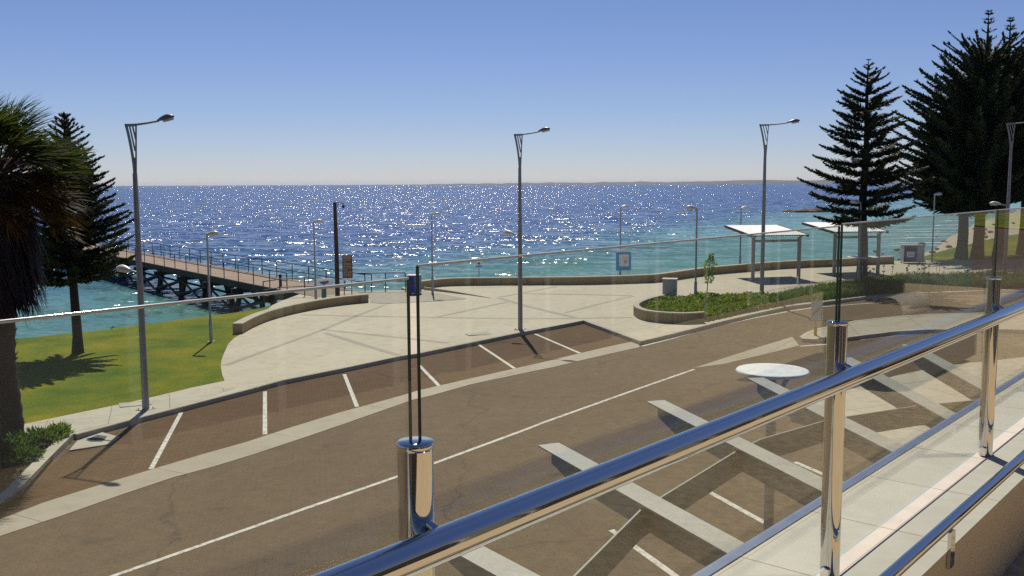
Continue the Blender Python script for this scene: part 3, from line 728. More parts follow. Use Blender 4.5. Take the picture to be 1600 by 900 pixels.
# abutment
mb = MB(); mb.prism([jp(-3.5, -.3, -2.6), jp(1.8, -.3, -2.6), jp(1.8, JW + .3, -2.6), jp(-3.5, JW + .3, -2.6)], (0, 0, 2.0)); mb.build('abutment', M['wall'], root, recalc=True)
def railing(root, P, hgt=1.02, spacing=2.2, rails=(1.0, .55), name='railing'):
    """P list of local points along the foot"""
    L = [0]
    for a, b2 in zip(P, P[1:]): L.append(L[-1] + (b2 - a).length)
    def pt(s):
        for i in range(len(P) - 1):
            if s <= L[i + 1] + 1e-6: return P[i].lerp(P[i + 1], (s - L[i]) / (L[i + 1] - L[i]))
        return P[-1]
    n = max(1, round(L[-1] / spacing)); mb = MB()
    for h in rails:
        mb.tube([p + Vector((0, 0, h * hgt)) for p in P], .03, 6)
    o = mb.build(name, M['railsteel'], root)
    for i in range(n + 1):
        q = pt(L[-1] * i / n); m2 = MB(); m2.tube([q, q + Vector((0, 0, hgt))], .03, 6); m2.build('railing_post', M['railsteel'], root)
    return o
railing(root, [jp(2.5, .02), jp(JL * .62, .02)], spacing=2.4)
railing(root, [jp(-1.2, JW - .06), jp(JL * .62, JW - .06)], spacing=2.4)
# promenade railing from the jetty to the bin
A0 = Vector((E0.x, E0.y, JZ)) + jp(-1.4, JW + .25)
RP = [A0] + [p + Vector((0, -.12, 0)) for p in px([(560, 455), (600, 454.5), (634, 454.5)], KH)]
root = empty('safety_railing', A0, 'dark pipe railing along the water between jetty and blue bin', 'railing')
railing(root, [p - A0 for p in RP], spacing=1.5)
RP2 = px([(412, 470), (440, 465), (478, 463), (505, 465)], KH)
root = empty('approach_railing', RP2[0], 'short pipe railing behind the seat wall on the jetty approach', 'railing')
railing(root, [p - RP2[0] for p in RP2], spacing=1.6)
p0 = at(438.5, 452); root = empty('blue_marker_post', p0, 'slim navy blue post at the near edge of the jetty deck', 'post')
mb = MB(); mb.tube([(0, 0, 0), (0, 0, .82)], .09, 12); mb.build('post', M['navy'], root)
mb = MB(); mb.lathe([(.095, 0), (.095, .05), (.03, .09)], 12, c=(0, 0, .82)); mb.build('post_cap', M['black'], root)

# ------------------------------------------------------------------ signs, bins and small furniture
def face_cam(p): return math.atan2(p.x, -p.y) * -0 + math.atan2(-p.x, p.y) * 0
p0 = at(544, 463, KH); s = p0.y / FPX
root = empty('information_sign', p0, 'tall brown text sign on two thin legs beside the timber pole', 'sign', rz=R(6))
for x in (-.2, .2):
    mb = MB(); mb.tube([(x, 0, 0), (x, 0, 2.2)], .028, 8); mb.build('leg', M['galv'], root)
mb = MB(); mb.box((0, -.05, 1.62), (.54, .04, 1.24), bev=.008); pn = mb.build('board', M['signbrown'], root)
mb = MB()
for k in range(13):
    z = 2.14 - k * .085; x = -.21
    while x < .2:
        w = rnd.uniform(.03, .09); w = min(w, .215 - x)
        if k in (3, 8) and x > -.05: break
        mb.box((x + w / 2, -.0735, z), (w, .004, .036 if k else .055)); x += w + .018
mb.build('lettering', M['signcream'], pn)
mb = MB(); mb.box((0, -.05, .93), (.54, .035, .12), bev=.006); mb.build('lower_plate', M['white'], root)

p0 = at(506.5, 467, KH)
root = empty('map_sign', p0, 'wide white board with blue shape on a teal stand by the jetty entrance', 'sign', rz=R(4))
mb = MB(); mb.box((0, 0, .32), (.24, .2, .64), bev=.02); mb.build('stand', M['teal'], root)
mb = MB(); mb.box((0, -.02, .86), (.95, .05, .44), bev=.01); bd = mb.build('board', M['white'], root)
mb = MB(); mb.prism([(-.2, -.05, .93), (.26, -.05, .97), (.3, -.05, .88), (.1, -.05, .8), (-.02, -.05, .74), (-.1, -.05, .82), (-.22, -.05, .86)], (0, .0035, 0)); mb.build('picture', M['blue2'], bd, recalc=True)

def bin_unit(loc, w, h, d, label, rz, poster=True, side='blue2'):
    root = empty('bin_enclosure', loc, label, 'bin', rz=rz)
    mb = MB(); mb.box((0, 0, h / 2 + .04), (w, d, h - .08), bev=.02); body = mb.build('body', M[side], root)
    mb = MB(); mb.box((-w * .18, -d / 2 - .012, h / 2 + .03), (w * .62, .03, h - .14), bev=.01); door = mb.build('door', M['navy'], root)
    mb = MB(); mb.box((0, 0, h + .045), (w + .06, d + .06, .05), bev=.015); mb.build('lid', M['galvlight'], root)
    mb = MB(); mb.box((-w * .18, -d / 2 - .03, h * .84), (w * .4, .02, .12), bev=.006); mb.build('chute', M['black'], door)
    if poster:
        mb = MB(); mb.box((-w * .18, -d / 2 - .0305, h * .52), (w * .36, .008, h * .3)); ps = mb.build('poster', M['white'], door)
        mb = MB()
        for k in range(4): mb.box((-w * .18, -d / 2 - .036, h * (.6 - k * .05)), (w * .26, .003, h * .018))
        mb.build('lettering', M['black'], ps)
    for x in (-1, 1):
        for y in (-1, 1):
            mb = MB(); mb.box((x * (w / 2 - .06), y * (d / 2 - .06), .02), (.07, .07, .05)); mb.build('foot', M['black'], root)
    return root
r_ = bin_unit(at(647, 459.5, KH), .66, .98, .6, 'navy blue bin enclosure where the sea wall begins', R(-12), False)
mb = MB(); mb.box((-.22, -.3335, .62), (.1, .004, .3)); mb.build('warning_label', M['redpaint'], r_)
bin_unit(at(1425, 411, KH), 1.22, 1.06, .7, 'blue and grey bin enclosure with white poster beside the right lawn', R(-5), True, 'cabinet')

p0 = at(973, 441, KH) + Vector((.15, 1.0, 0))
root = empty('notice_board', p0, 'blue framed notice board with white paper behind the sea wall', 'notice board', rz=R(2))
for x in (-.3, .3):
    mb = MB(); mb.box((x, .03, .5), (.06, .06, 1.0)); mb.build('leg', M['white'], root)
mb = MB(); mb.box((0, 0, 1.07), (.84, .08, 1.02), bev=.015); fr_ = mb.build('frame', M['cyanblue'], root)
mb = MB(); mb.box((.02, -.045, 1.12), (.54, .012, .66)); pp = mb.build('paper', M['white'], fr_)
mb = MB()
for k, (x, z, w, h) in enumerate(((-.2, 1.18, .05, .06), (.06, 1.3, .3, .02), (.06, 1.24, .3, .02), (.1, 1.05, .2, .2))): mb.box((x, -.0525, z), (w, .003, h))
mb.build('print', M['signback'], pp)
mb = MB(); mb.prism([(-.36, -.035, 1.581)] + [(.36 * math.cos(math.pi - math.pi * i / 12) * 1.0, -.035, 1.60 + .14 * math.sin(math.pi * i / 12)) for i in range(13)] + [(.36, -.035, 1.581)], (0, .07, 0)); mb.build('arched_top', M['white'], root, recalc=True)

p0 = at(748, 444.5, KH) + Vector((0, .5, 0))
root = empty('safety_sign', p0, 'small white and blue sign on a thin post over the sea wall', 'sign')
mb = MB(); mb.tube([(0, 0, 0), (0, 0, 1.05)], .03, 8); mb.build('post', M['galvlight'], root)
mb = MB(); mb.box((0, -.04, 1.1), (.27, .02, .36), bev=.005); bd = mb.build('plate', M['white'], root)
mb = MB(); mb.box((0, -.0525, 1.0), (.36, .006, .1)); mb.build('blue_band', M['cyanblue'], bd)
mb = MB(); mb.lathe([(.02, 0), (.07, .01), (.07, .02), (.02, .03)], 14, c=(0, 0, 0)); q_ = mb.build('symbol', M['redpaint'], bd); q_.rotation_euler = (R(90), 0, 0); q_.location = (0, -.045, 1.18)

p0 = at(1046.5, 472, KH)
root = empty('service_cabinet', p0, 'plain grey service cabinet standing behind the rounded planter wall', 'cabinet', rz=R(-14))
mb = MB(); mb.box((0, 0, .53), (.62, .52, 1.0), bev=.015); mb.build('body', M['cabinet'], root)
mb = MB(); mb.box((0, 0, 1.05), (.68, .58, .05), bev=.012); mb.build('lid', M['galvlight'], root)
mb = MB(); mb.box((-.01, -.266, .52), (.54, .014, .86), bev=.005); dr = mb.build('door', M['cabinet'], root)
mb = MB(); mb.box((.2, -.283, .56), (.03, .02, .12)); mb.build('handle', M['black'], dr)
mb = MB(); mb.box((0, 0, .015), (.66, .56, .04)); mb.build('plinth', M['kerb'], root)

p0 = at(1246, 444, KH)
root = empty('white_bollard', p0, 'thin white marker post beside the first shelter', 'post')
mb = MB(); mb.tube([(0, 0, 0), (0, 0, .42)], .045, 10); mb.build('post', M['white'], root)
mb = MB(); mb.lathe([(.048, 0), (.048, .03), (.02, .06)], 10, c=(0, 0, .42)); mb.build('cap', M['galv'], root)

p0 = at(1274, 524, .12)
root = empty('keep_left_sign', p0, 'small pale keep left sign with arrow on the island nose', 'road sign', rz=R(10))
mb = MB(); mb.tube([(0, 0, 0), (0, 0, .3)], .055, 10); mb.build('socket', M['yellow'], root)
mb = MB(); mb.tube([(0, 0, .3), (0, 0, 1.22)], .032, 10); mb.build('post', M['galvlight'], root)
mb = MB(); mb.box((0, -.045, .88), (.40, .014, .62), bev=.004); pl_ = mb.build('plate', M['signback'], root)
mb = MB(); mb.prism([(-.13, -.0545, .70), (-.03, -.0545, .71), (-.06, -.0545, .75), (.13, -.0545, .95), (.08, -.0545, 1.0), (-.09, -.0545, .79), (-.12, -.0545, .83)], (0, .002, 0)); mb.build('arrow', M['lampdark'], pl_, recalc=True)

def disc_shade(px_, base_y, zdisc_px, width_px, label, depth=None):
    p0 = at(px_, base_y, .12); c = aty(px_ + 7, zdisc_px, p0.y); H = c.z - p0.z; rad = width_px * p0.y / FPX / 2
    p0.x = c.x
    root = empty('disc_canopy', p0, label, 'canopy', 'round white disc canopies')
    mb = MB(); mb.lathe([(.02, 0), (rad * .965, -.004), (rad * .985, -.012), (rad, -.03), (rad * .985, -.05), (rad * .6, -.07), (.05, -.10)], 48, c=(0, 0, H), smooth=False); mb.build('disc', M['white'], root, recalc=True)
    mb = MB(); mb.tube([(0, 0, 0), (0, 0, H - .5), (0, 0, H - .1)], [.075, .075, .06], 12); mb.box((0, 0, .012), (.3, .3, .024)); mb.build('post', M['beam'], root)
    for k in range(4):
        a = k * math.pi / 2 + .5; mb = MB(); mb.tube([(0, 0, H - .55), (math.cos(a) * rad * .6, math.sin(a) * rad * .6, H - .1)], .018, 6); mb.build('strut', M['beam'], root)
    return root
disc_shade(1200, 868, 577, 114, 'large round white disc canopy on a post below the pergola beams')
disc_shade(1341, 447, 401, 46, 'small far round white disc canopy seen at the solitary pine')

for (cx_, cy_, lw, ll, rz_, lab) in ((748, 521.5, .5, .9, 20, 'rectangular metal inspection lid flush in the plaza'), (212, 631, .5, .8, 24, 'rectangular metal inspection lid in the footpath by the left lamp')):
    p0 = at(cx_, cy_, KH + .012); root = empty('inspection_lid', p0, lab, 'cover', rz=R(rz_))
    mb = MB()
    for sx_ in (-1, 1): mb.box((sx_ * ll / 2, 0, .006), (.035, lw + .035, .012)); mb.box((0, sx_ * lw / 2, .005), (ll - .036, .035, .010))
    mb.build('frame', M['galv'], root); mb = MB(); mb.box((0, 0, .002), (ll - .05, lw - .05, .008)); mb.build('lid', M['kerb'], root)

# ------------------------------------------------------------------ shelters
def shelter(loc, rz):
    root = empty('picnic_shelter', loc, 'x', 'shelter', 'white roofed shelters on the promenade', rz)
    W = 2.5
    for x in (0, W):
        mb = MB(); mb.box((x, 0, 1.13), (.16, .13, 2.3), bev=.006); mb.build('post', M['shelterpost'], root)
        mb = MB(); mb.box((x, 0, .012), (.28, .25, .024)); mb.build('base_plate', M['galv'], root)
        mb = MB(); mb.prism([(x - .04, -.3, 2.29), (x + .04, -.3, 2.29), (x + .04, -.3, 2.37), (x - .04, -.3, 2.37)], (0, 3.9, .33)); mb.build('rafter', M['shelterpost'], root, recalc=True)
    mb = MB(); mb.box((W / 2, 0, 2.09), (W - .16, .08, .12)); mb.build('tie_beam', M['shelterpost'], root)
    # sheet roof with folded ribs
    mb = MB(); n = 24; x0, x1 = -.22, W + .3; y0, y1 = -.35, 3.7; vs = []
    for i in range(n * 4 + 1):
        t = i / (n * 4); x = x0 + (x1 - x0) * t; r = .022 if i % 4 in (1, 2) else 0
        for (y, z) in ((y0, 2.40), (y1, 2.74)):
            vs += [(x, y, z + r), (x, y, z - .02 + r)]
    k = n * 4 + 1
    fs = []
    for i in range(k - 1):
        a = 4 * i; c = a + 4
        fs += [(a, c, c + 2, a + 2), (a + 1, a + 3, c + 3, c + 1), (a, a + 1, c + 1, c), (a + 2, c + 2, c + 3, a + 3)]
    fs += [(0, 2, 3, 1), (4 * k - 4, 4 * k - 3, 4 * k - 1, 4 * k - 2)]
    mb.add(vs, fs); mb.build('roof_sheet', M['roofwhite'], root, recalc=True)
    for x in (x0 - .03, x1 + .03):
        mb = MB(); mb.prism([(x - .02, y0 - .02, 2.29), (x + .02, y0 - .02, 2.29), (x + .02, y0 - .02, 2.425), (x - .02, y0 - .02, 2.425)], (0, y1 - y0 + .04, .34))
        mb.build('fascia', M['underroof'], root, recalc=True)
    mb = MB(); mb.prism([(x0, y0 + .05, 2.345), (x1, y0 + .05, 2.345), (x1, y0 + .05, 2.37), (x0, y0 + .05, 2.37)], (0, y1 - y0 - .1, .33)); mb.build('ceiling', M['underroof'], root, recalc=True)
    # bench under the roof
    return root
A = at(1176, 439, KH); B = at(1239, 435.5, KH)
s1 = shelter(A, R(7)); s1['label'] = 'white roofed open shelter on the promenade, clear of the pine'
s2 = copy_tree(s1); A2 = at(1303, 431, KH); s2.location = A2; s2['label'] = 'white roofed open shelter partly behind the solitary pine and glass post'

# ------------------------------------------------------------------ trees
def spindle(mb, p, d, L, r):
    d = d.normalized(); a = d.orthogonal().normalized(); b2 = d.cross(a)
    q = p + d * L * .35
    vs = [p] + [q + (a * math.cos(t) + b2 * math.sin(t)) * r for t in (0, 2.094, 4.189)] + [p + d * L]
    mb.add(vs, [(0, 1, 2), (0, 2, 3), (0, 3, 1), (1, 4, 2), (2, 4, 3), (3, 4, 1)])
def pine(H, z0, rad, seed, whorls, bl=.34, br=.026, step=.055, nb=6, lift=(.28, .05), label='', loc=(0, 0, 0), group=None, trunk_r=.2, prof=None, spike=1.0, dens=2, jit=.2, top=0):
    rg = random.Random(seed)
    root = empty('norfolk_pine', loc, label, 'tree', group)
    mb = MB(); k = 14
    mb.tube([(.04 * math.sin(i * .9), .04 * math.cos(i * 1.3), H * i / k) for i in range(k + 1)], [trunk_r * (1.25 if i == 0 else 1) * (1 - i / k) ** .8 + .012 for i in range(k + 1)], 12); mb.build('trunk', M['bark'], root)
    wood = MB(); fo = MB()
    for w in range(whorls):
        t = w / (whorls - 1); z = z0 + (H - top - spike * .35 - z0) * t ** .93
        Rr = rad * prof(t) if prof else rad * (1 - t) ** .75
        n = nb + (1 if t < .3 else 0); a0 = rg.uniform(0, 6.28)
        for j in range(n):
            if rg.random() < .09: continue
            a = a0 + 6.283 * j / n + rg.uniform(-.22, .22); L = Rr * rg.uniform(.72, 1.14) + .08
            zz = z + rg.uniform(-jit, jit) * (H - z0) / whorls
            li = lift[1] + (lift[0] - lift[1]) * t + rg.uniform(-.06, .06)
            cu = rg.uniform(.06, .16) * (1 - t * .5)
            out = Vector((math.cos(a), math.sin(a), 0)); side = Vector((-math.sin(a), math.cos(a), 0))
            bend = rg.uniform(-.08, .08)
            P = [Vector((0, 0, zz)) + out * L * s + side * bend * L * s * s + Vector((0, 0, L * (li * s - cu * s * (1 - s) * 1.6 + cu * .4 * s ** 3))) for s in [i / 7 for i in range(8)]]
            wood.tube(P, [.012 + .035 * (L / max(rad, .1)) * (1 - i / 7.5) for i in range(8)], 5, caps=False)
            m = max(3, int(L / step))
            for i in range(m):
                s = .08 + .92 * (i + .5) / m
                f = s * 7; i0 = min(6, int(f)); p = P[i0].lerp(P[i0 + 1], f - i0); T = (P[i0 + 1] - P[i0]).normalized()
                bl_ = bl * (.45 + .55 * min(1, (1 - t) * 3.5)) * (1.0 - .62 * max(0, s - .45) / .55) * (.55 + .45 * min(1, s / .25)) * rg.uniform(.8, 1.15) * min(1, .45 + L / rad)
                for sg in (1, -1):
                    d = side * sg * rg.uniform(.55, 1.0) + T * rg.uniform(.5, .9) + Vector((0, 0, rg.uniform(.1, .6)))
                    spindle(fo, p, d, bl_, br)
                if dens > 2:
                    d = T * .6 + Vector((0, 0, rg.uniform(.3, .9))) + side * rg.uniform(-.4, .4); spindle(fo, p, d, bl_ * .8, br)
                    d = T * .6 + Vector((0, 0, -rg.uniform(.0, .5))) + side * rg.uniform(-.9, .9); spindle(fo, p, d, bl_ * .7, br)
            for _ in range(5): spindle(fo, P[-1], T + Vector((rg.uniform(-.4, .4), rg.uniform(-.4, .4), rg.uniform(0, .4))), bl * .5, br)
    # leading shoot with its young whorls
    for k in range(int(top / .55)):
        zt_ = H - .35 - k * .55
        for j in range(5):
            a = j * 1.257 + k; L = .16 + .13 * k; out = Vector((math.cos(a), math.sin(a), .5))
            for i in range(6): spindle(fo, Vector((0, 0, zt_)) + out * L * i / 6, out + Vector((rg.uniform(-.7, .7), rg.uniform(-.7, .7), rg.uniform(0, .6))), .22, br * .7)
    for zt_, rl in ((H - spike * .25, .16 * spike), (H - spike * .05, .09 * spike)):
        for j in range(5):
            a = j * 1.257; spindle(fo, Vector((0, 0, zt_)), Vector((math.cos(a), math.sin(a), .35)), rl + .05, br * .8)
    wood.build('branches', M['bark'], root); fo.build('crown', M['needles'], root)
    return root
def tree_at(bx, by, tx, ty, dz):
    b0 = at(bx, by, dz); zt = EYE + ray(tx, ty).z / ray(tx, ty).y * b0.y
    return b0, zt - b0.z
b0, H = tree_at(1345, 446, 1349, 92, KH)
pine(H, H * .27, 2.95, 5, 18, bl=.52, br=.036, step=.05, nb=5, lift=(.45, .10), jit=.22, label='solitary open layered Norfolk pine beside the second shelter', loc=b0, trunk_r=.26,
     prof=lambda t: (1 - t) ** .62 * (1 if t > .12 else .8 + 1.6 * t), spike=1.3, dens=4)
b0, H = tree_at(121, 552, 119, 177, .11)
pine(H, H * .30, 2.25, 11, 27, bl=.40, br=.03, step=.055, nb=7, lift=(.6, .15), label='slim dark Norfolk pine on the left lawn behind the palm', loc=b0, trunk_r=.17,
     prof=lambda t: (1 - t) ** .8, spike=.5, dens=4)
def bigprof(t): return (.30 + .70 * (1 - t) ** .8) * (.80 + .20 * min(1, t * 4))
for i, (bx, by, ty, rad, lab, sd) in enumerate((
    (1527, 405, 15, 6.0, 'massive dark Norfolk pine with a spiky leader, closest to the solitary pine', 21),
    (1561, 401, 26, 5.8, 'massive dark Norfolk pine second in the row by the beach', 22),
    (1502, 404, 118, 4.0, 'shorter dark pine with bare trunk at the end of the dark row by the bin', 23),
    (1598, 398, 40, 6.0, 'massive dark Norfolk pine at the edge of the view behind the lamp', 24))):
    b0, H = tree_at(bx, by, bx + 19, ty, .11)
    pine(H, H * .255, rad, sd, 27, bl=.80, br=.06, step=.10, nb=8, lift=(.75, .16), label=lab, loc=b0, group='dark pines behind the promenade', trunk_r=.34, prof=bigprof, spike=2.6, dens=4, top=2.3, jit=.35)

# palm with a heavy dead skirt, fronds streaming to the right in the wind
def palm():
    b0 = at(17, 691, .11); Hh = 6.45 - b0.z
    root = empty('fan_palm', b0, 'windblown fan palm with a thick brown skirt of dead fronds', 'tree')
    rg = random.Random(3)
    mb = MB(); n = 40
    mb.tube([(.03 * math.sin(i * .4), .03 * math.sin(i * .3), Hh * i / n) for i in range(n + 1)], [(.31 - .06 * min(1, i / 5)) * (1 + .05 * ((i % 2) * 2 - 1)) for i in range(n + 1)], 16)
    for k in range(240):     # broken leaf bases
        a = rg.uniform(0, 6.28); z = rg.uniform(.05, Hh * .65); r = .245
        p = Vector((r * math.cos(a), r * math.sin(a), z)); d = Vector((math.cos(a), math.sin(a), 1.2)).normalized() * rg.uniform(.06, .13)
        s = Vector((-math.sin(a), math.cos(a), 0)) * .05
        mb.add([p - s, p + s, p + d + s * .4, p + d - s * .4], [(0, 1, 2, 3)])
    mb.build('trunk', M['palmbark'], root)
    wind = Vector((1.0, -.15, .0))
    def frond(mbp, mbl, a, el, plen, bl, wk, nseg, droop, w=.045):
        out = Vector((math.cos(a) * math.cos(el), math.sin(a) * math.cos(el), math.sin(el)))
        base = Vector((.12 * math.cos(a), .12 * math.sin(a), Hh - .15 + rg.uniform(-.35, .25)))
        P = []; d = out.copy(); p = base.copy()
        for i in range(6):
            P.append(p.copy()); p = p + d * plen / 5; d = (d + wind * wk * .10 + Vector((0, 0, -.06 * droop))).normalized()
        mbp.tube(P, [.026 - .002 * i for i in range(6)], 5, caps=False)
        hub = P[-1]; T = (P[-1] - P[-2]).normalized(); S = T.cross(Vector((0, 0, 1)));
        if S.length < .05: S = Vector((0, 1, 0))
        S.normalize(); Np = S.cross(T)
        roll = rg.uniform(-.7, .7); S, Np = S * math.cos(roll) + Np * math.sin(roll), Np * math.cos(roll) - S * math.sin(roll)
        for k in range(nseg):
            f = (k / (nseg - 1) - .5) * 2; th = f * 1.25
            dd = (T * math.cos(th) + S * math.sin(th) + Np * rg.uniform(-.12, .12)).normalized()
            q = hub + dd * .02; L = bl * (1 - .25 * abs(f)) * rg.uniform(.8, 1.1); prev = None; wv = dd.cross(Np).normalized()
            vs = []
            for i in range(5):
                t = i / 4; ww = w * (1 - t) ** .7 * (.5 + min(1, t * 3) * .5) + .002
                vs += [q - wv * ww * .5, q + wv * ww * .5]
                q = q + dd * L / 4; dd = (dd + wind * wk * .17 + Vector((0, 0, -.13 * droop * (.5 + t)))).normalized()
            mbl.add(vs, [(2 * i, 2 * i + 1, 2 * i + 3, 2 * i + 2) for i in range(4)])
    st, lf, st2, dr = MB(), MB(), MB(), MB()
    for k in range(90):
        a = rg.uniform(0, 6.28); el = rg.uniform(-.25, 1.5)
        frond(st, lf, a, el, rg.uniform(.9, 1.5), rg.uniform(.85, 1.2), rg.uniform(.6, 2.0), 26, rg.uniform(.2, .9))
    for k in range(34):
        a = rg.uniform(-1.3, 1.3); el = rg.uniform(-.6, .5)
        frond(st2, dr, a, el, rg.uniform(.8, 1.35), rg.uniform(.8, 1.1), rg.uniform(.9, 1.8), 22, rg.uniform(1.0, 1.9))
    l_ = lf.build('crown', M['palmleaf'], root); st.build('leaf_stalks', M['palmbark'], l_)
    d_ = dr.build('dry_fronds', M['palmdry'], root); st2.build('leaf_stalks', M['palmbark'], d_)
    sk = MB()
    for k in range(3400):
        a = rg.uniform(0, 6.28); z = Hh - rg.uniform(.1, 2.6); r = rg.uniform(.3, .85) * (.75 + .25 * min(1, (Hh - z) / 1.0))
        p = Vector((r * math.cos(a), r * math.sin(a), z)); L = rg.uniform(.5, 1.05)
        d = Vector((math.cos(a) * .10 + .13, math.sin(a) * .10, -1)).normalized(); s = Vector((-math.sin(a), math.cos(a), 0)) * rg.uniform(.012, .03)
        q = p + d * L * .5 + Vector((rg.uniform(-.05, .08), 0, 0)); e = p + d * L + Vector((rg.uniform(-.05, .15), rg.uniform(-.05, .05), 0))
        sk.add([p - s, p + s, q + s, q - s, e], [(0, 1, 2, 3), (3, 2, 4)])
    for k in range(26):
        pass
    sk.build('dead_skirt', M['skirt'], root)
palm()

# sapling in the shrub bed
b0 = at(1104, 468, KH); root = empty('sapling', b0, 'thin young tree with bright green leaves in the shrub bed', 'tree')
mb = MB(); mb.tube([(0, 0, 0), (.02, 0, .5), (.06, 0, 1.0), (.15, 0, 1.95)], [.03, .025, .02, .01], 8); mb.build('trunk', M['bark'], root)
mb = MB()
def leaf(mb, p, d, L, w, up=None):
    d = d.normalized(); s = d.cross(Vector((rnd.uniform(-1, 1), rnd.uniform(-1, 1), rnd.uniform(-1, 1)))).normalized() * w
    n = d.cross(s).normalized() * w * .4
    q = p + d * L * .5
    mb.add([p, q + s + n, p + d * L, q - s + n], [(0, 1, 2, 3)])
for k in range(560):
    z = rnd.uniform(.75, 2.1); r = .30 * math.sin(math.pi * min(1, max(.05, (z - .7) / 1.45))) ** .6 * (.6 + .4 * math.sin(z * 9)); a = rnd.uniform(0, 6.28); rr = r * math.sqrt(rnd.random())
    p = Vector((.02 + .075 * z + rr * math.cos(a), rr * math.sin(a), z)); leaf(mb, p, Vector((math.cos(a), math.sin(a), rnd.uniform(-.3, .8))), rnd.uniform(.08, .15), .028)
mb.build('crown', M['sapling'], root)

# planting
def inpoly(x, y, P):
    c = False
    for i in range(len(P)):
        a, b2 = P[i], P[i - 1]
        if (a.y > y) != (b2.y > y) and x < (b2.x - a.x) * (y - a.y) / (b2.y - a.y) + a.x: c = not c
    return c
def scatter(P, n, rg=rnd):
    x0, x1 = min(p.x for p in P), max(p.x for p in P); y0, y1 = min(p.y for p in P), max(p.y for p in P); out = []
    while len(out) < n:
        x, y = rg.uniform(x0, x1), rg.uniform(y0, y1)
        if inpoly(x, y, P): out.append((x, y))
    return out
bed = px([(1001, 494), (1024, 480), (1046, 476), (1100, 469), (1180, 467), (1199, 468.5), (1240, 460), (1300, 452), (1312, 466), (1237, 475), (1170, 489), (1106, 503), (1050, 502)], KH)
sheet('garden_soil', bed, KH + .02, M['soil'], thick=.1)
def hump(x, y, h): return h * (.55 + .45 * mnoise.noise((x * .9, y * .9, 0)) + .25 * mnoise.noise((x * 2.6, y * 2.6, 4)))
def shrub_mass(name, P, n, h, L, w, m, label=None, base=KH):
    mb = MB()
    for x, y in scatter(P, n):
        top = max(.08, hump(x, y, h)); z = G(x) + base + top * (rnd.random() ** .45)
        a = rnd.uniform(0, 6.28); leaf(mb, Vector((x, y, z)), Vector((math.cos(a), math.sin(a), rnd.uniform(-.1, 1.2))), L * rnd.uniform(.6, 1.2), w)
    o = mb.build(name, m); return tag(o, kind='stuff')
bed1 = px([(1001, 492.5), (1024, 480), (1046, 476), (1100, 469), (1180, 467), (1199, 468.5), (1199, 482), (1170, 487.5), (1106, 502), (1050, 501)], KH)
shrub_mass('ground_cover', bed1, 15000, .46, .15, .035, M['shrub'])
mb = MB()
for x, y in scatter(bed1, 130): leaf(mb, Vector((x, y, G(x) + KH + hump(x, y, .48) + .02)), Vector((0, -.3, 1)), .09, .04)
tag(mb.build('yellow_flowers', M['flower']), kind='stuff')
def reeds(name, P, n, h, m, w=.012):
    mb = MB()
    for x, y in scatter(P, n):
        hh = h * rnd.uniform(.5, 1.1) * (.7 + .4 * mnoise.noise((x * .8, y * .8, 2))); a = rnd.uniform(0, 6.28); l = rnd.uniform(.1, .5) * hh
        p = Vector((x, y, G(x) + KH)); s = Vector((-math.sin(a), math.cos(a), 0)) * w; d = Vector((math.cos(a) * l + .08, math.sin(a) * l, 0))
        q = p + d * .35 + Vector((0, 0, hh * .7)); e = p + d + Vector((0, 0, hh * .92))
        mb.add([p - s, p + s, q + s * .8, q - s * .8, e], [(0, 1, 2, 3), (3, 2, 4)])
    return tag(mb.build(name, m), kind='stuff')
bed2 = px([(1199, 468), (1240, 459.5), (1300, 451), (1350, 444), (1350, 462), (1312, 466.5), (1237, 475), (1202, 482)], KH)
reeds('reed_planting', bed2, 9000, .62, M['reed'])
bed3 = px([(1345, 446), (1400, 441), (1470, 439), (1540, 438), (1600, 437), (1680, 437), (1680, 449), (1600, 451), (1500, 454), (1420, 457), (1350, 462)], KH)
sheet('garden_soil', bed3, KH + .02, M['soil'], thick=.1)
reeds('reed_planting', bed3, 13000, .75, M['shrubdark'], .014)
shrub_mass('ground_cover', bed3, 9000, .6, .16, .035, M['shrubdark'])
mb = MB()
for x, y in scatter(bed3, 60):
    z = G(x) + KH; hh = rnd.uniform(.75, 1.05); mb.tube([(x, y, z), (x + .05, y, z + hh)], .008, 4)
    for _ in range(6): leaf(mb, Vector((x + .05, y, z + hh)), Vector((rnd.uniform(-1, 1), rnd.uniform(-1, 1), rnd.uniform(-.2, 1))), .1, .03)
tag(mb.build('seed_heads', M['skirt']), kind='stuff')
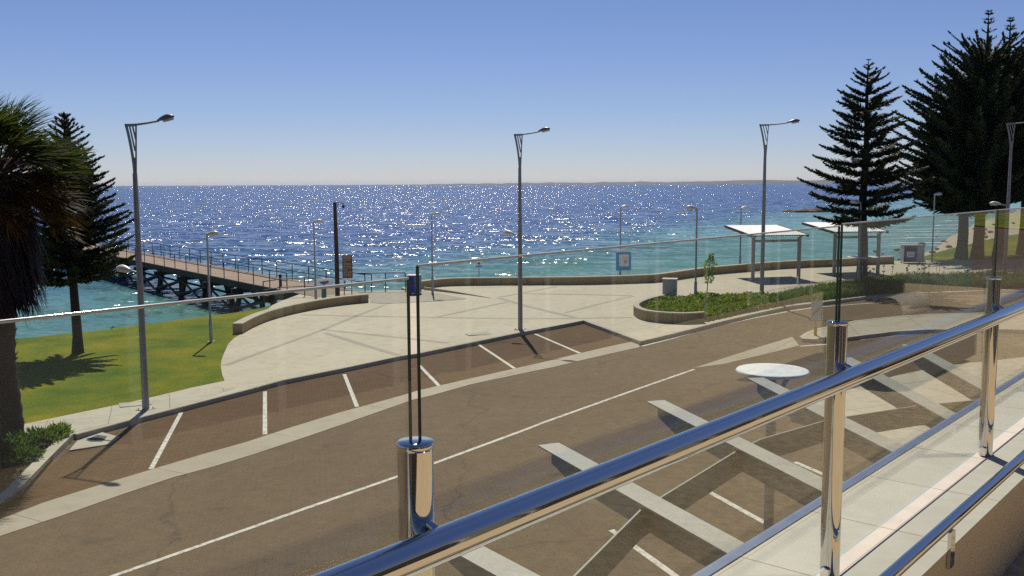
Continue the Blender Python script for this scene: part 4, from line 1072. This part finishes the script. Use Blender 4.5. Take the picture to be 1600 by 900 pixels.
# left garden: separate bushes
gp = [((22, 704), .60, .55, 'shrubdark', 'dark green bush at the foot of the palm'), ((62, 695), .55, .55, 'shrubdark', 'leafy bush against the footpath edge'),
      ((0, 722), .60, .6, 'redshrub', 'dark red bush beside the palm trunk'), ((36, 722), .50, .45, 'shrubdark', 'low dark bush in the middle of the palm garden'),
      ((92, 685), .34, .5, 'shrub', 'small bright bush at the kerb corner'), ((-6, 752), .55, .45, 'redshrub', 'dark red bush in the palm shade by the kerb'), ((-45, 735), .7, .7, 'shrubdark', 'dark bush left of the palm')]
for (q, rad, h, mm, lab) in gp:
    b0 = at(*q, .1); root = empty('garden_shrub', b0, lab, 'shrub', 'bushes in the palm garden')
    h *= .62; st, lf = MB(), MB()
    for k in range(14):
        a = rnd.uniform(0, 6.28); l = rnd.uniform(.3, .9) * rad; st.tube([(0, 0, 0), (math.cos(a) * l * .5, math.sin(a) * l * .5, h * .5), (math.cos(a) * l, math.sin(a) * l, h * rnd.uniform(.6, 1))], .008, 4, caps=False)
    for k in range(620):
        a = rnd.uniform(0, 6.28); u = rnd.random() ** .4; el = rnd.uniform(.0, 1.5); k2 = .8 + .35 * mnoise.noise((math.cos(a) * 2, math.sin(a) * 2, el * 2 + rad * 9))
        p = Vector((math.cos(a) * math.cos(el) * rad * u * k2, math.sin(a) * math.cos(el) * rad * u * k2, .04 + math.sin(el) * h * u * k2))
        leaf(lf, p, Vector((math.cos(a) * .6, math.sin(a) * .6, rnd.uniform(.2, 1.4))), rnd.uniform(.08, .2), .018)
    st.build('stems', M['bark'], root); lf.build('foliage', M[mm], root)

# gull over the water
g0 = aty(205, 332, 60); root = empty('seagull', g0, 'small dark gull gliding over the water beside the left lamp', 'bird', rz=R(15))
mb = MB()
prof = [(-.24, .012), (-.17, .035), (-.05, .06), (.06, .055), (.13, .035), (.16, .038), (.20, .03), (.24, .008)]
vs = []
for x, r in prof: vs += [(x, r * math.cos(2 * math.pi * j / 10), r * .9 * math.sin(2 * math.pi * j / 10)) for j in range(10)]
mb.add(vs, [(i * 10 + j, i * 10 + (j + 1) % 10, (i + 1) * 10 + (j + 1) % 10, (i + 1) * 10 + j) for i in range(len(prof) - 1) for j in range(10)], 0, True)
for s in (1, -1):
    W_ = [(.08, .04, .03), (.1, .28, .10), (.02, .55, .06), (-.06, .55, .055), (-.02, .28, .09), (-.08, .04, .03)]
    mb.prism([(x, s * y, z) for x, y, z in W_], (0, 0, .012))
mb.prism([(-.22, -.03, 0), (-.22, .03, 0), (-.36, .06, .01), (-.36, -.06, .01)], (0, 0, .008))
mb.build('body', M['lampdark'], root, recalc=True)
mb = MB(); mb.tube([(.235, 0, 0), (.29, 0, -.008)], [.012, .003], 6); mb.build('beak', M['yellow'], root)

# ------------------------------------------------------------------ balcony
CAPD = .44
def pd(px_, py_, drop): p = atz(px_, py_, EYE - drop); return Vector((p.x, p.y, 0))
P0 = pd(649, 690, CAPD); P2 = pd(1553, 432.5, CAPD)
bd_ = (P2 - P0) / 2; SP = bd_.length; bdir = bd_.normalized(); nin = Vector((bdir.y, -bdir.x, 0))   # nin: towards the camera side
LEDGE = EYE - 1.285; DECK = LEDGE - .35
def bp(s, w, z=0.0):
    q = P0 + bdir * s + nin * w; return Vector((q.x, q.y, z))
BO = bp(0, 0, LEDGE)
def L_(s, w, z): return bp(s, w, z) - BO
S0, S1 = -2.2 * SP, 8 * SP
root = empty('balcony', BO, 'cream tiled balcony edge with a metal trim in front of the viewer', 'balcony')
mb = MB(); mb.prism([L_(S0, -.30, LEDGE - .5), L_(S1, -.30, LEDGE - .5), L_(S1, .225, LEDGE - .5), L_(S0, .225, LEDGE - .5)], (0, 0, .488)); mb.build('parapet', M['render'], root, recalc=True)
mb = MB(); mb.prism([L_(S0, -.30, LEDGE - .012), L_(S1, -.30, LEDGE - .012), L_(S1, .228, LEDGE - .012), L_(S0, .228, LEDGE - .012)], (0, 0, .012)); mb.build('tiled_ledge', M['tile'], root, recalc=True)
mb = MB(); mb.prism([L_(S0, -.345, LEDGE - .06), L_(S1, -.345, LEDGE - .06), L_(S1, -.303, LEDGE - .06), L_(S0, -.303, LEDGE - .06)], (0, 0, .066)); mb.build('edge_trim', M['trim'], root, recalc=True)
mb = MB(); mb.prism([L_(S0, .2255, DECK - .2), L_(S1, .2255, DECK - .2), L_(S1, 5.2, DECK - .2), L_(S0, 5.2, DECK - .2)], (0, 0, .2)); mb.build('deck_floor', M['timberdeck'], root, recalc=True)
# low rail on the inner edge of the ledge
lr = empty('foot_rail', bp(2 * SP, .225, LEDGE), 'low steel foot rail on short stubs along the inner edge of the tiled ledge', 'rail')
lo = bp(2 * SP, .225, LEDGE)
mb = MB(); mb.tube([bp(S0, .215, LEDGE + .085) - lo, bp(S1, .215, LEDGE + .085) - lo], .022, 14); mb.build('rail', M['chrome'], lr)
for k in range(-2, 9):
    s_ = SP * (1.30 + .9 * (k - 0)) if False else None
for s_ in [2.36 + 1.62 * k for k in range(-3, 7)]:
    mb = MB(); q = bp(s_, .232, LEDGE) - lo; mb.box(q + Vector((0, 0, .0)), (.05, .012, .13), rz=math.atan2(bdir.y, bdir.x)); mb.build('stub', M['chrome'], lr)

rail = empty('glass_balustrade', BO, 'polished steel and glass balcony balustrade with a thick tube handrail', 'balustrade')
PR = .0315
CAPZ = EYE - CAPD
for k in range(-1, 8):
    c = L_(k * SP, 0, LEDGE)
    mb = MB(); mb.tube([c, c + Vector((0, 0, CAPZ - LEDGE - .004))], PR, 40, caps=True); po = mb.build('post', M['chrome'], rail)
    mb = MB(); mb.lathe([(PR - .002, -.012), (PR + .0012, -.012), (PR + .0012, -.001), (PR - .001, .0015), (.004, .0015)], 40, c=c + Vector((0, 0, CAPZ - LEDGE))); mb.build('cap', M['chrome'], po, recalc=False)
    mb = MB(); mb.box(c + Vector((0, 0, .022)) + nin * 0, (.085, .03, .044), rz=math.atan2(bdir.y, bdir.x), bev=.004); mb.build('base_clamp', M['chrome'], po)
    mb = MB(); q = c + Vector((0, 0, EYE - .60 - LEDGE)); mb.tube([q + nin * PR * .9 + Vector((0, 0, .022)), q + nin * (PR + .016) + Vector((0, 0, .016)), q + nin * (PR + .022) + Vector((0, 0, -.006))], .008, 8); mb.build('rail_bracket', M['chrome'], po)
# glass panels (each clamped between two posts)
tops = {-1: .158, 0: .138, 1: .132}
for k in range(-2, 8):
    d = tops.get(k, .132); zt = EYE - d - LEDGE; a = k * SP + .011; e = (k + 1) * SP - .011; h = .004
    if k == -1: e = 0 * SP - .011
    mb = MB()
    V = [L_(a, -h, LEDGE), L_(e, -h, LEDGE), L_(e, h, LEDGE), L_(a, h, LEDGE)]
    vs = [v + Vector((0, 0, .045)) for v in V] + [v + Vector((0, 0, zt)) for v in V]
    mb.add(vs, [(0, 1, 5, 4), (2, 3, 7, 6)], 0); mb.add(vs, [(1, 2, 6, 5), (3, 0, 4, 7)], 1); mb.add(vs, [(3, 2, 1, 0)], 2)
    # polished top edge: added bead, its bright glint put into the pale colour
    A_, B_ = L_(a, 0, LEDGE) + Vector((0, 0, zt)), L_(e, 0, LEDGE) + Vector((0, 0, zt))
    up_ = Vector((0, 0, 1)); A_ = A_ + up_ * .0005; B_ = B_ + up_ * .0005
    mb.tube([A_, B_], .0024, 10, 2)
    mb.build('glass_panel', [M['glass'], M['gedge'], M['gglint']], rail, recalc=False)
HZ = EYE - .607 - LEDGE
mb = MB(); mb.tube([L_(S0, .062, LEDGE) + Vector((0, 0, HZ)), L_(S1, .062, LEDGE) + Vector((0, 0, HZ))], .030, 48); mb.build('handrail', M['chrome'], rail)

# pergola steelwork reaching out below the balcony
PD = 1.92
pg = empty('pergola_frame', (0, 0, EYE - PD), 'grey steel pergola beams reaching out over the near parking bays', 'pergola')
def q_(px_, py_, drop=PD): p = atz(px_, py_, EYE - drop); return Vector((p.x, p.y, 0))
beams = [((690, 838), (905, 955)), ((857, 696), (1172, 872)), ((1024, 628), (1335, 785)), ((1180, 592), (1428, 716)), ((1318, 560), (1500, 660)), ((1420, 540), (1580, 628))]
for (a, b2) in beams:
    A, B = q_(*a), q_(*b2); d = (B - A).normalized(); B = B + d * .55; s = Vector((-d.y, d.x, 0))
    if s.x < 0: s = -s
    mb = MB(); w = .085
    mb.prism([A - s * w, B - s * w, B + s * w, A + s * w], (0, 0, .012)); A3 = A + d * .05
    beam = mb.build('beam_flange', M['beam'], pg, recalc=True)
    mb = MB(); mb.prism([A3 + s * .0 + Vector((0, 0, -.001)), A3 + d * .0 + Vector((0, 0, -.12)), A3 + d * .35 + Vector((0, 0, -.19)), B + Vector((0, 0, -.19)), B + Vector((0, 0, -.001))], s * .012)
    mb.build('beam_web', M['beamweb'], beam, recalc=True)
curve = [q_(x, y, PD + .02) for x, y in ((830, 985), (900, 899), (1003, 796), (1153, 704), (1190, 686), (1298, 655), (1432, 634), (1560, 622))]
for a, b2 in zip(curve, curve[1:]):
    if (b2 - a).length < .3: continue
    d = (b2 - a).normalized(); s = Vector((-d.y, d.x, 0)) * .012
    mb = MB(); mb.prism([a + Vector((0, 0, -.02)), b2 + Vector((0, 0, -.02)), b2 + Vector((0, 0, -.20)), a + Vector((0, 0, -.20))], s); mb.build('cross_beam', M['beamweb'], pg, recalc=True)
for (bx, by) in ((1475, 640), (860, 960)):
    c = q_(bx, by); gz = G(c.x) - (EYE - PD); mb = MB(); mb.box((c.x, c.y, (gz - .19) / 2), (.1, .1, -gz - .19)); mb.build('column', M['beamweb'], pg)

# the building behind the viewer (seen only mirrored in the glass and steel)
bo = bp(2 * SP, 4.6, DECK)
root = empty('beach_house', bo, 'dark grey green rendered building front with tall dark doors behind the viewer', 'building')
rzb = math.atan2(bdir.y, bdir.x)
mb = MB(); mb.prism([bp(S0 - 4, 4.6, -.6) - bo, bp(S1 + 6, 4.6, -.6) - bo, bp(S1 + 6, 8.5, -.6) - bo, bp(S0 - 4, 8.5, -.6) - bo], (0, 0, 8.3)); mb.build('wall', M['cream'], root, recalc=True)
for s_ in (-3.2, -.1, 3.0, 6.1, 9.2, 12.3):
    mb = MB(); mb.box(bp(s_, 4.585, DECK + 1.1) - bo, (2.2, .04, 2.2), rz=rzb); dr = mb.build('door', M['black'], root)
    mb = MB()
    for x in (-1.12, 0, 1.12): mb.box(bp(s_ + x, 4.56, DECK + 1.1) - bo, (.07, .06, 2.2), rz=rzb)
    mb.box(bp(s_, 4.56, DECK + 2.24) - bo, (2.31, .06, .07), rz=rzb); mb.build('frame', M['galvlight'], dr)
so = bp(-1.30 * SP, .24, DECK); root = empty('reflection_screen', so, 'added unseen dark slatted screen that darkens the reflections in the posts', 'screen', rz=rzb)  # unseen screen, added only to be mirrored dark in the steel posts
for k in range(20):
    mb = MB(); mb.box((0, -.06 - k * .2, 1.25), (.05, .17, 2.4), bev=.006); mb.build('slat', M['screen'], root)
mb = MB(); mb.box((0, -2.0, 2.5), (.09, 4.1, .1), bev=.008); mb.box((0, -2.0, .05), (.09, 4.1, .1), bev=.008); mb.build('frame', M['screen'], root)
# outdoor lounge and umbrella on the deck to the right
so = bp(7.4, 1.6, DECK); root = empty('outdoor_sofa', so, 'brown outdoor sofa with a round bolster on the balcony deck', 'sofa', rz=rzb)
mb = MB(); mb.box((0, 0, .2), (1.7, .75, .3), bev=.02); mb.build('base', M['darktimber'], root)
mb = MB(); mb.box((0, 0, .42), (1.6, .7, .14), bev=.04); mb.build('seat', M['palmbark'], root)
mb = MB(); mb.box((0, -.34, .66), (1.7, .12, .62), bev=.03); mb.build('backrest', M['darktimber'], root)
mb = MB(); mb.tube([(-.7, .1, .60), (.0, .1, .60)], .11, 16); mb.build('bolster', M['signcream'], root)
# ------------------------------------------------------------------ haze
HAZE = 1
if HAZE:
    m = bpy.data.materials.new('haze'); m.use_nodes = True; nt = m.node_tree; nt.nodes.clear()
    out = nt.nodes.new('ShaderNodeOutputMaterial'); v = nt.nodes.new('ShaderNodeVolumePrincipled'); v.inputs['Color'].default_value = (.58, .74, 1, 1); v.inputs['Density'].default_value = 4e-5; v.inputs['Anisotropy'].default_value = .2
    nt.links.new(v.outputs[0], out.inputs['Volume'])
    mb = MB(); mb.box((0, 5800, 10.5), (23000, 13000, 33)); o = mb.build('haze', m); tag(o, kind='stuff')

# ------------------------------------------------------------------ light, sky, camera
SUN_EL, SUN_AZ = R(53), R(-6)      # azimuth measured from +Y towards +X
sd = Vector((math.sin(SUN_AZ) * math.cos(SUN_EL), math.cos(SUN_AZ) * math.cos(SUN_EL), math.sin(SUN_EL)))
l = bpy.data.lights.new('sun', 'SUN'); l.energy = 5.0; l.angle = R(.5); l.color = (1, .90, .77)
lo_ = bpy.data.objects.new('sun', l); COL.objects.link(lo_); lo_.rotation_euler = (-sd).to_track_quat('-Z', 'Y').to_euler(); lo_.location = (0, 0, 60)
w = bpy.data.worlds.new('World'); scene.world = w; w.use_nodes = True
nt = w.node_tree; bg = nt.nodes['Background']; sky = nt.nodes.new('ShaderNodeTexSky'); sky.sky_type = 'NISHITA'; sky.sun_disc = False
sky.sun_elevation = SUN_EL; sky.sun_rotation = SUN_AZ; sky.air_density = 0.85; sky.dust_density = 0.0; sky.ozone_density = 3
tint = nt.nodes.new('ShaderNodeMix'); tint.data_type = 'RGBA'; tint.blend_type = 'MULTIPLY'; tint.inputs[0].default_value = 1; tint.inputs[7].default_value = (1.01, 1.0, 1.27, 1)
nt.links.new(sky.outputs[0], tint.inputs[6]); nt.links.new(tint.outputs[2], bg.inputs[0]); bg.inputs[1].default_value = .061
cam = bpy.data.cameras.new('camera'); cam.sensor_width = 36; cam.sensor_fit = 'HORIZONTAL'; cam.lens = 36 * FPX / 1600; cam.clip_start = .05; cam.clip_end = 60000
co = bpy.data.objects.new('camera', cam); COL.objects.link(co)
co.matrix_world = Matrix(((RC.x, UC.x, -F_.x, 0), (RC.y, UC.y, -F_.y, 0), (RC.z, UC.z, -F_.z, EYE), (0, 0, 0, 1)))
scene.camera = co
vs_ = scene.view_settings; scene.display_settings.display_device = 'sRGB'; vs_.view_transform = 'Standard'; vs_.look = 'None'; vs_.exposure = 0; vs_.gamma = 1; vs_.use_curve_mapping = False
cy = scene.cycles; cy.max_bounces = 8; cy.transparent_max_bounces = 16; cy.glossy_bounces = 4; cy.diffuse_bounces = 3; cy.use_denoising = False; cy.sample_clamp_indirect = 6; cy.caustics_reflective = False
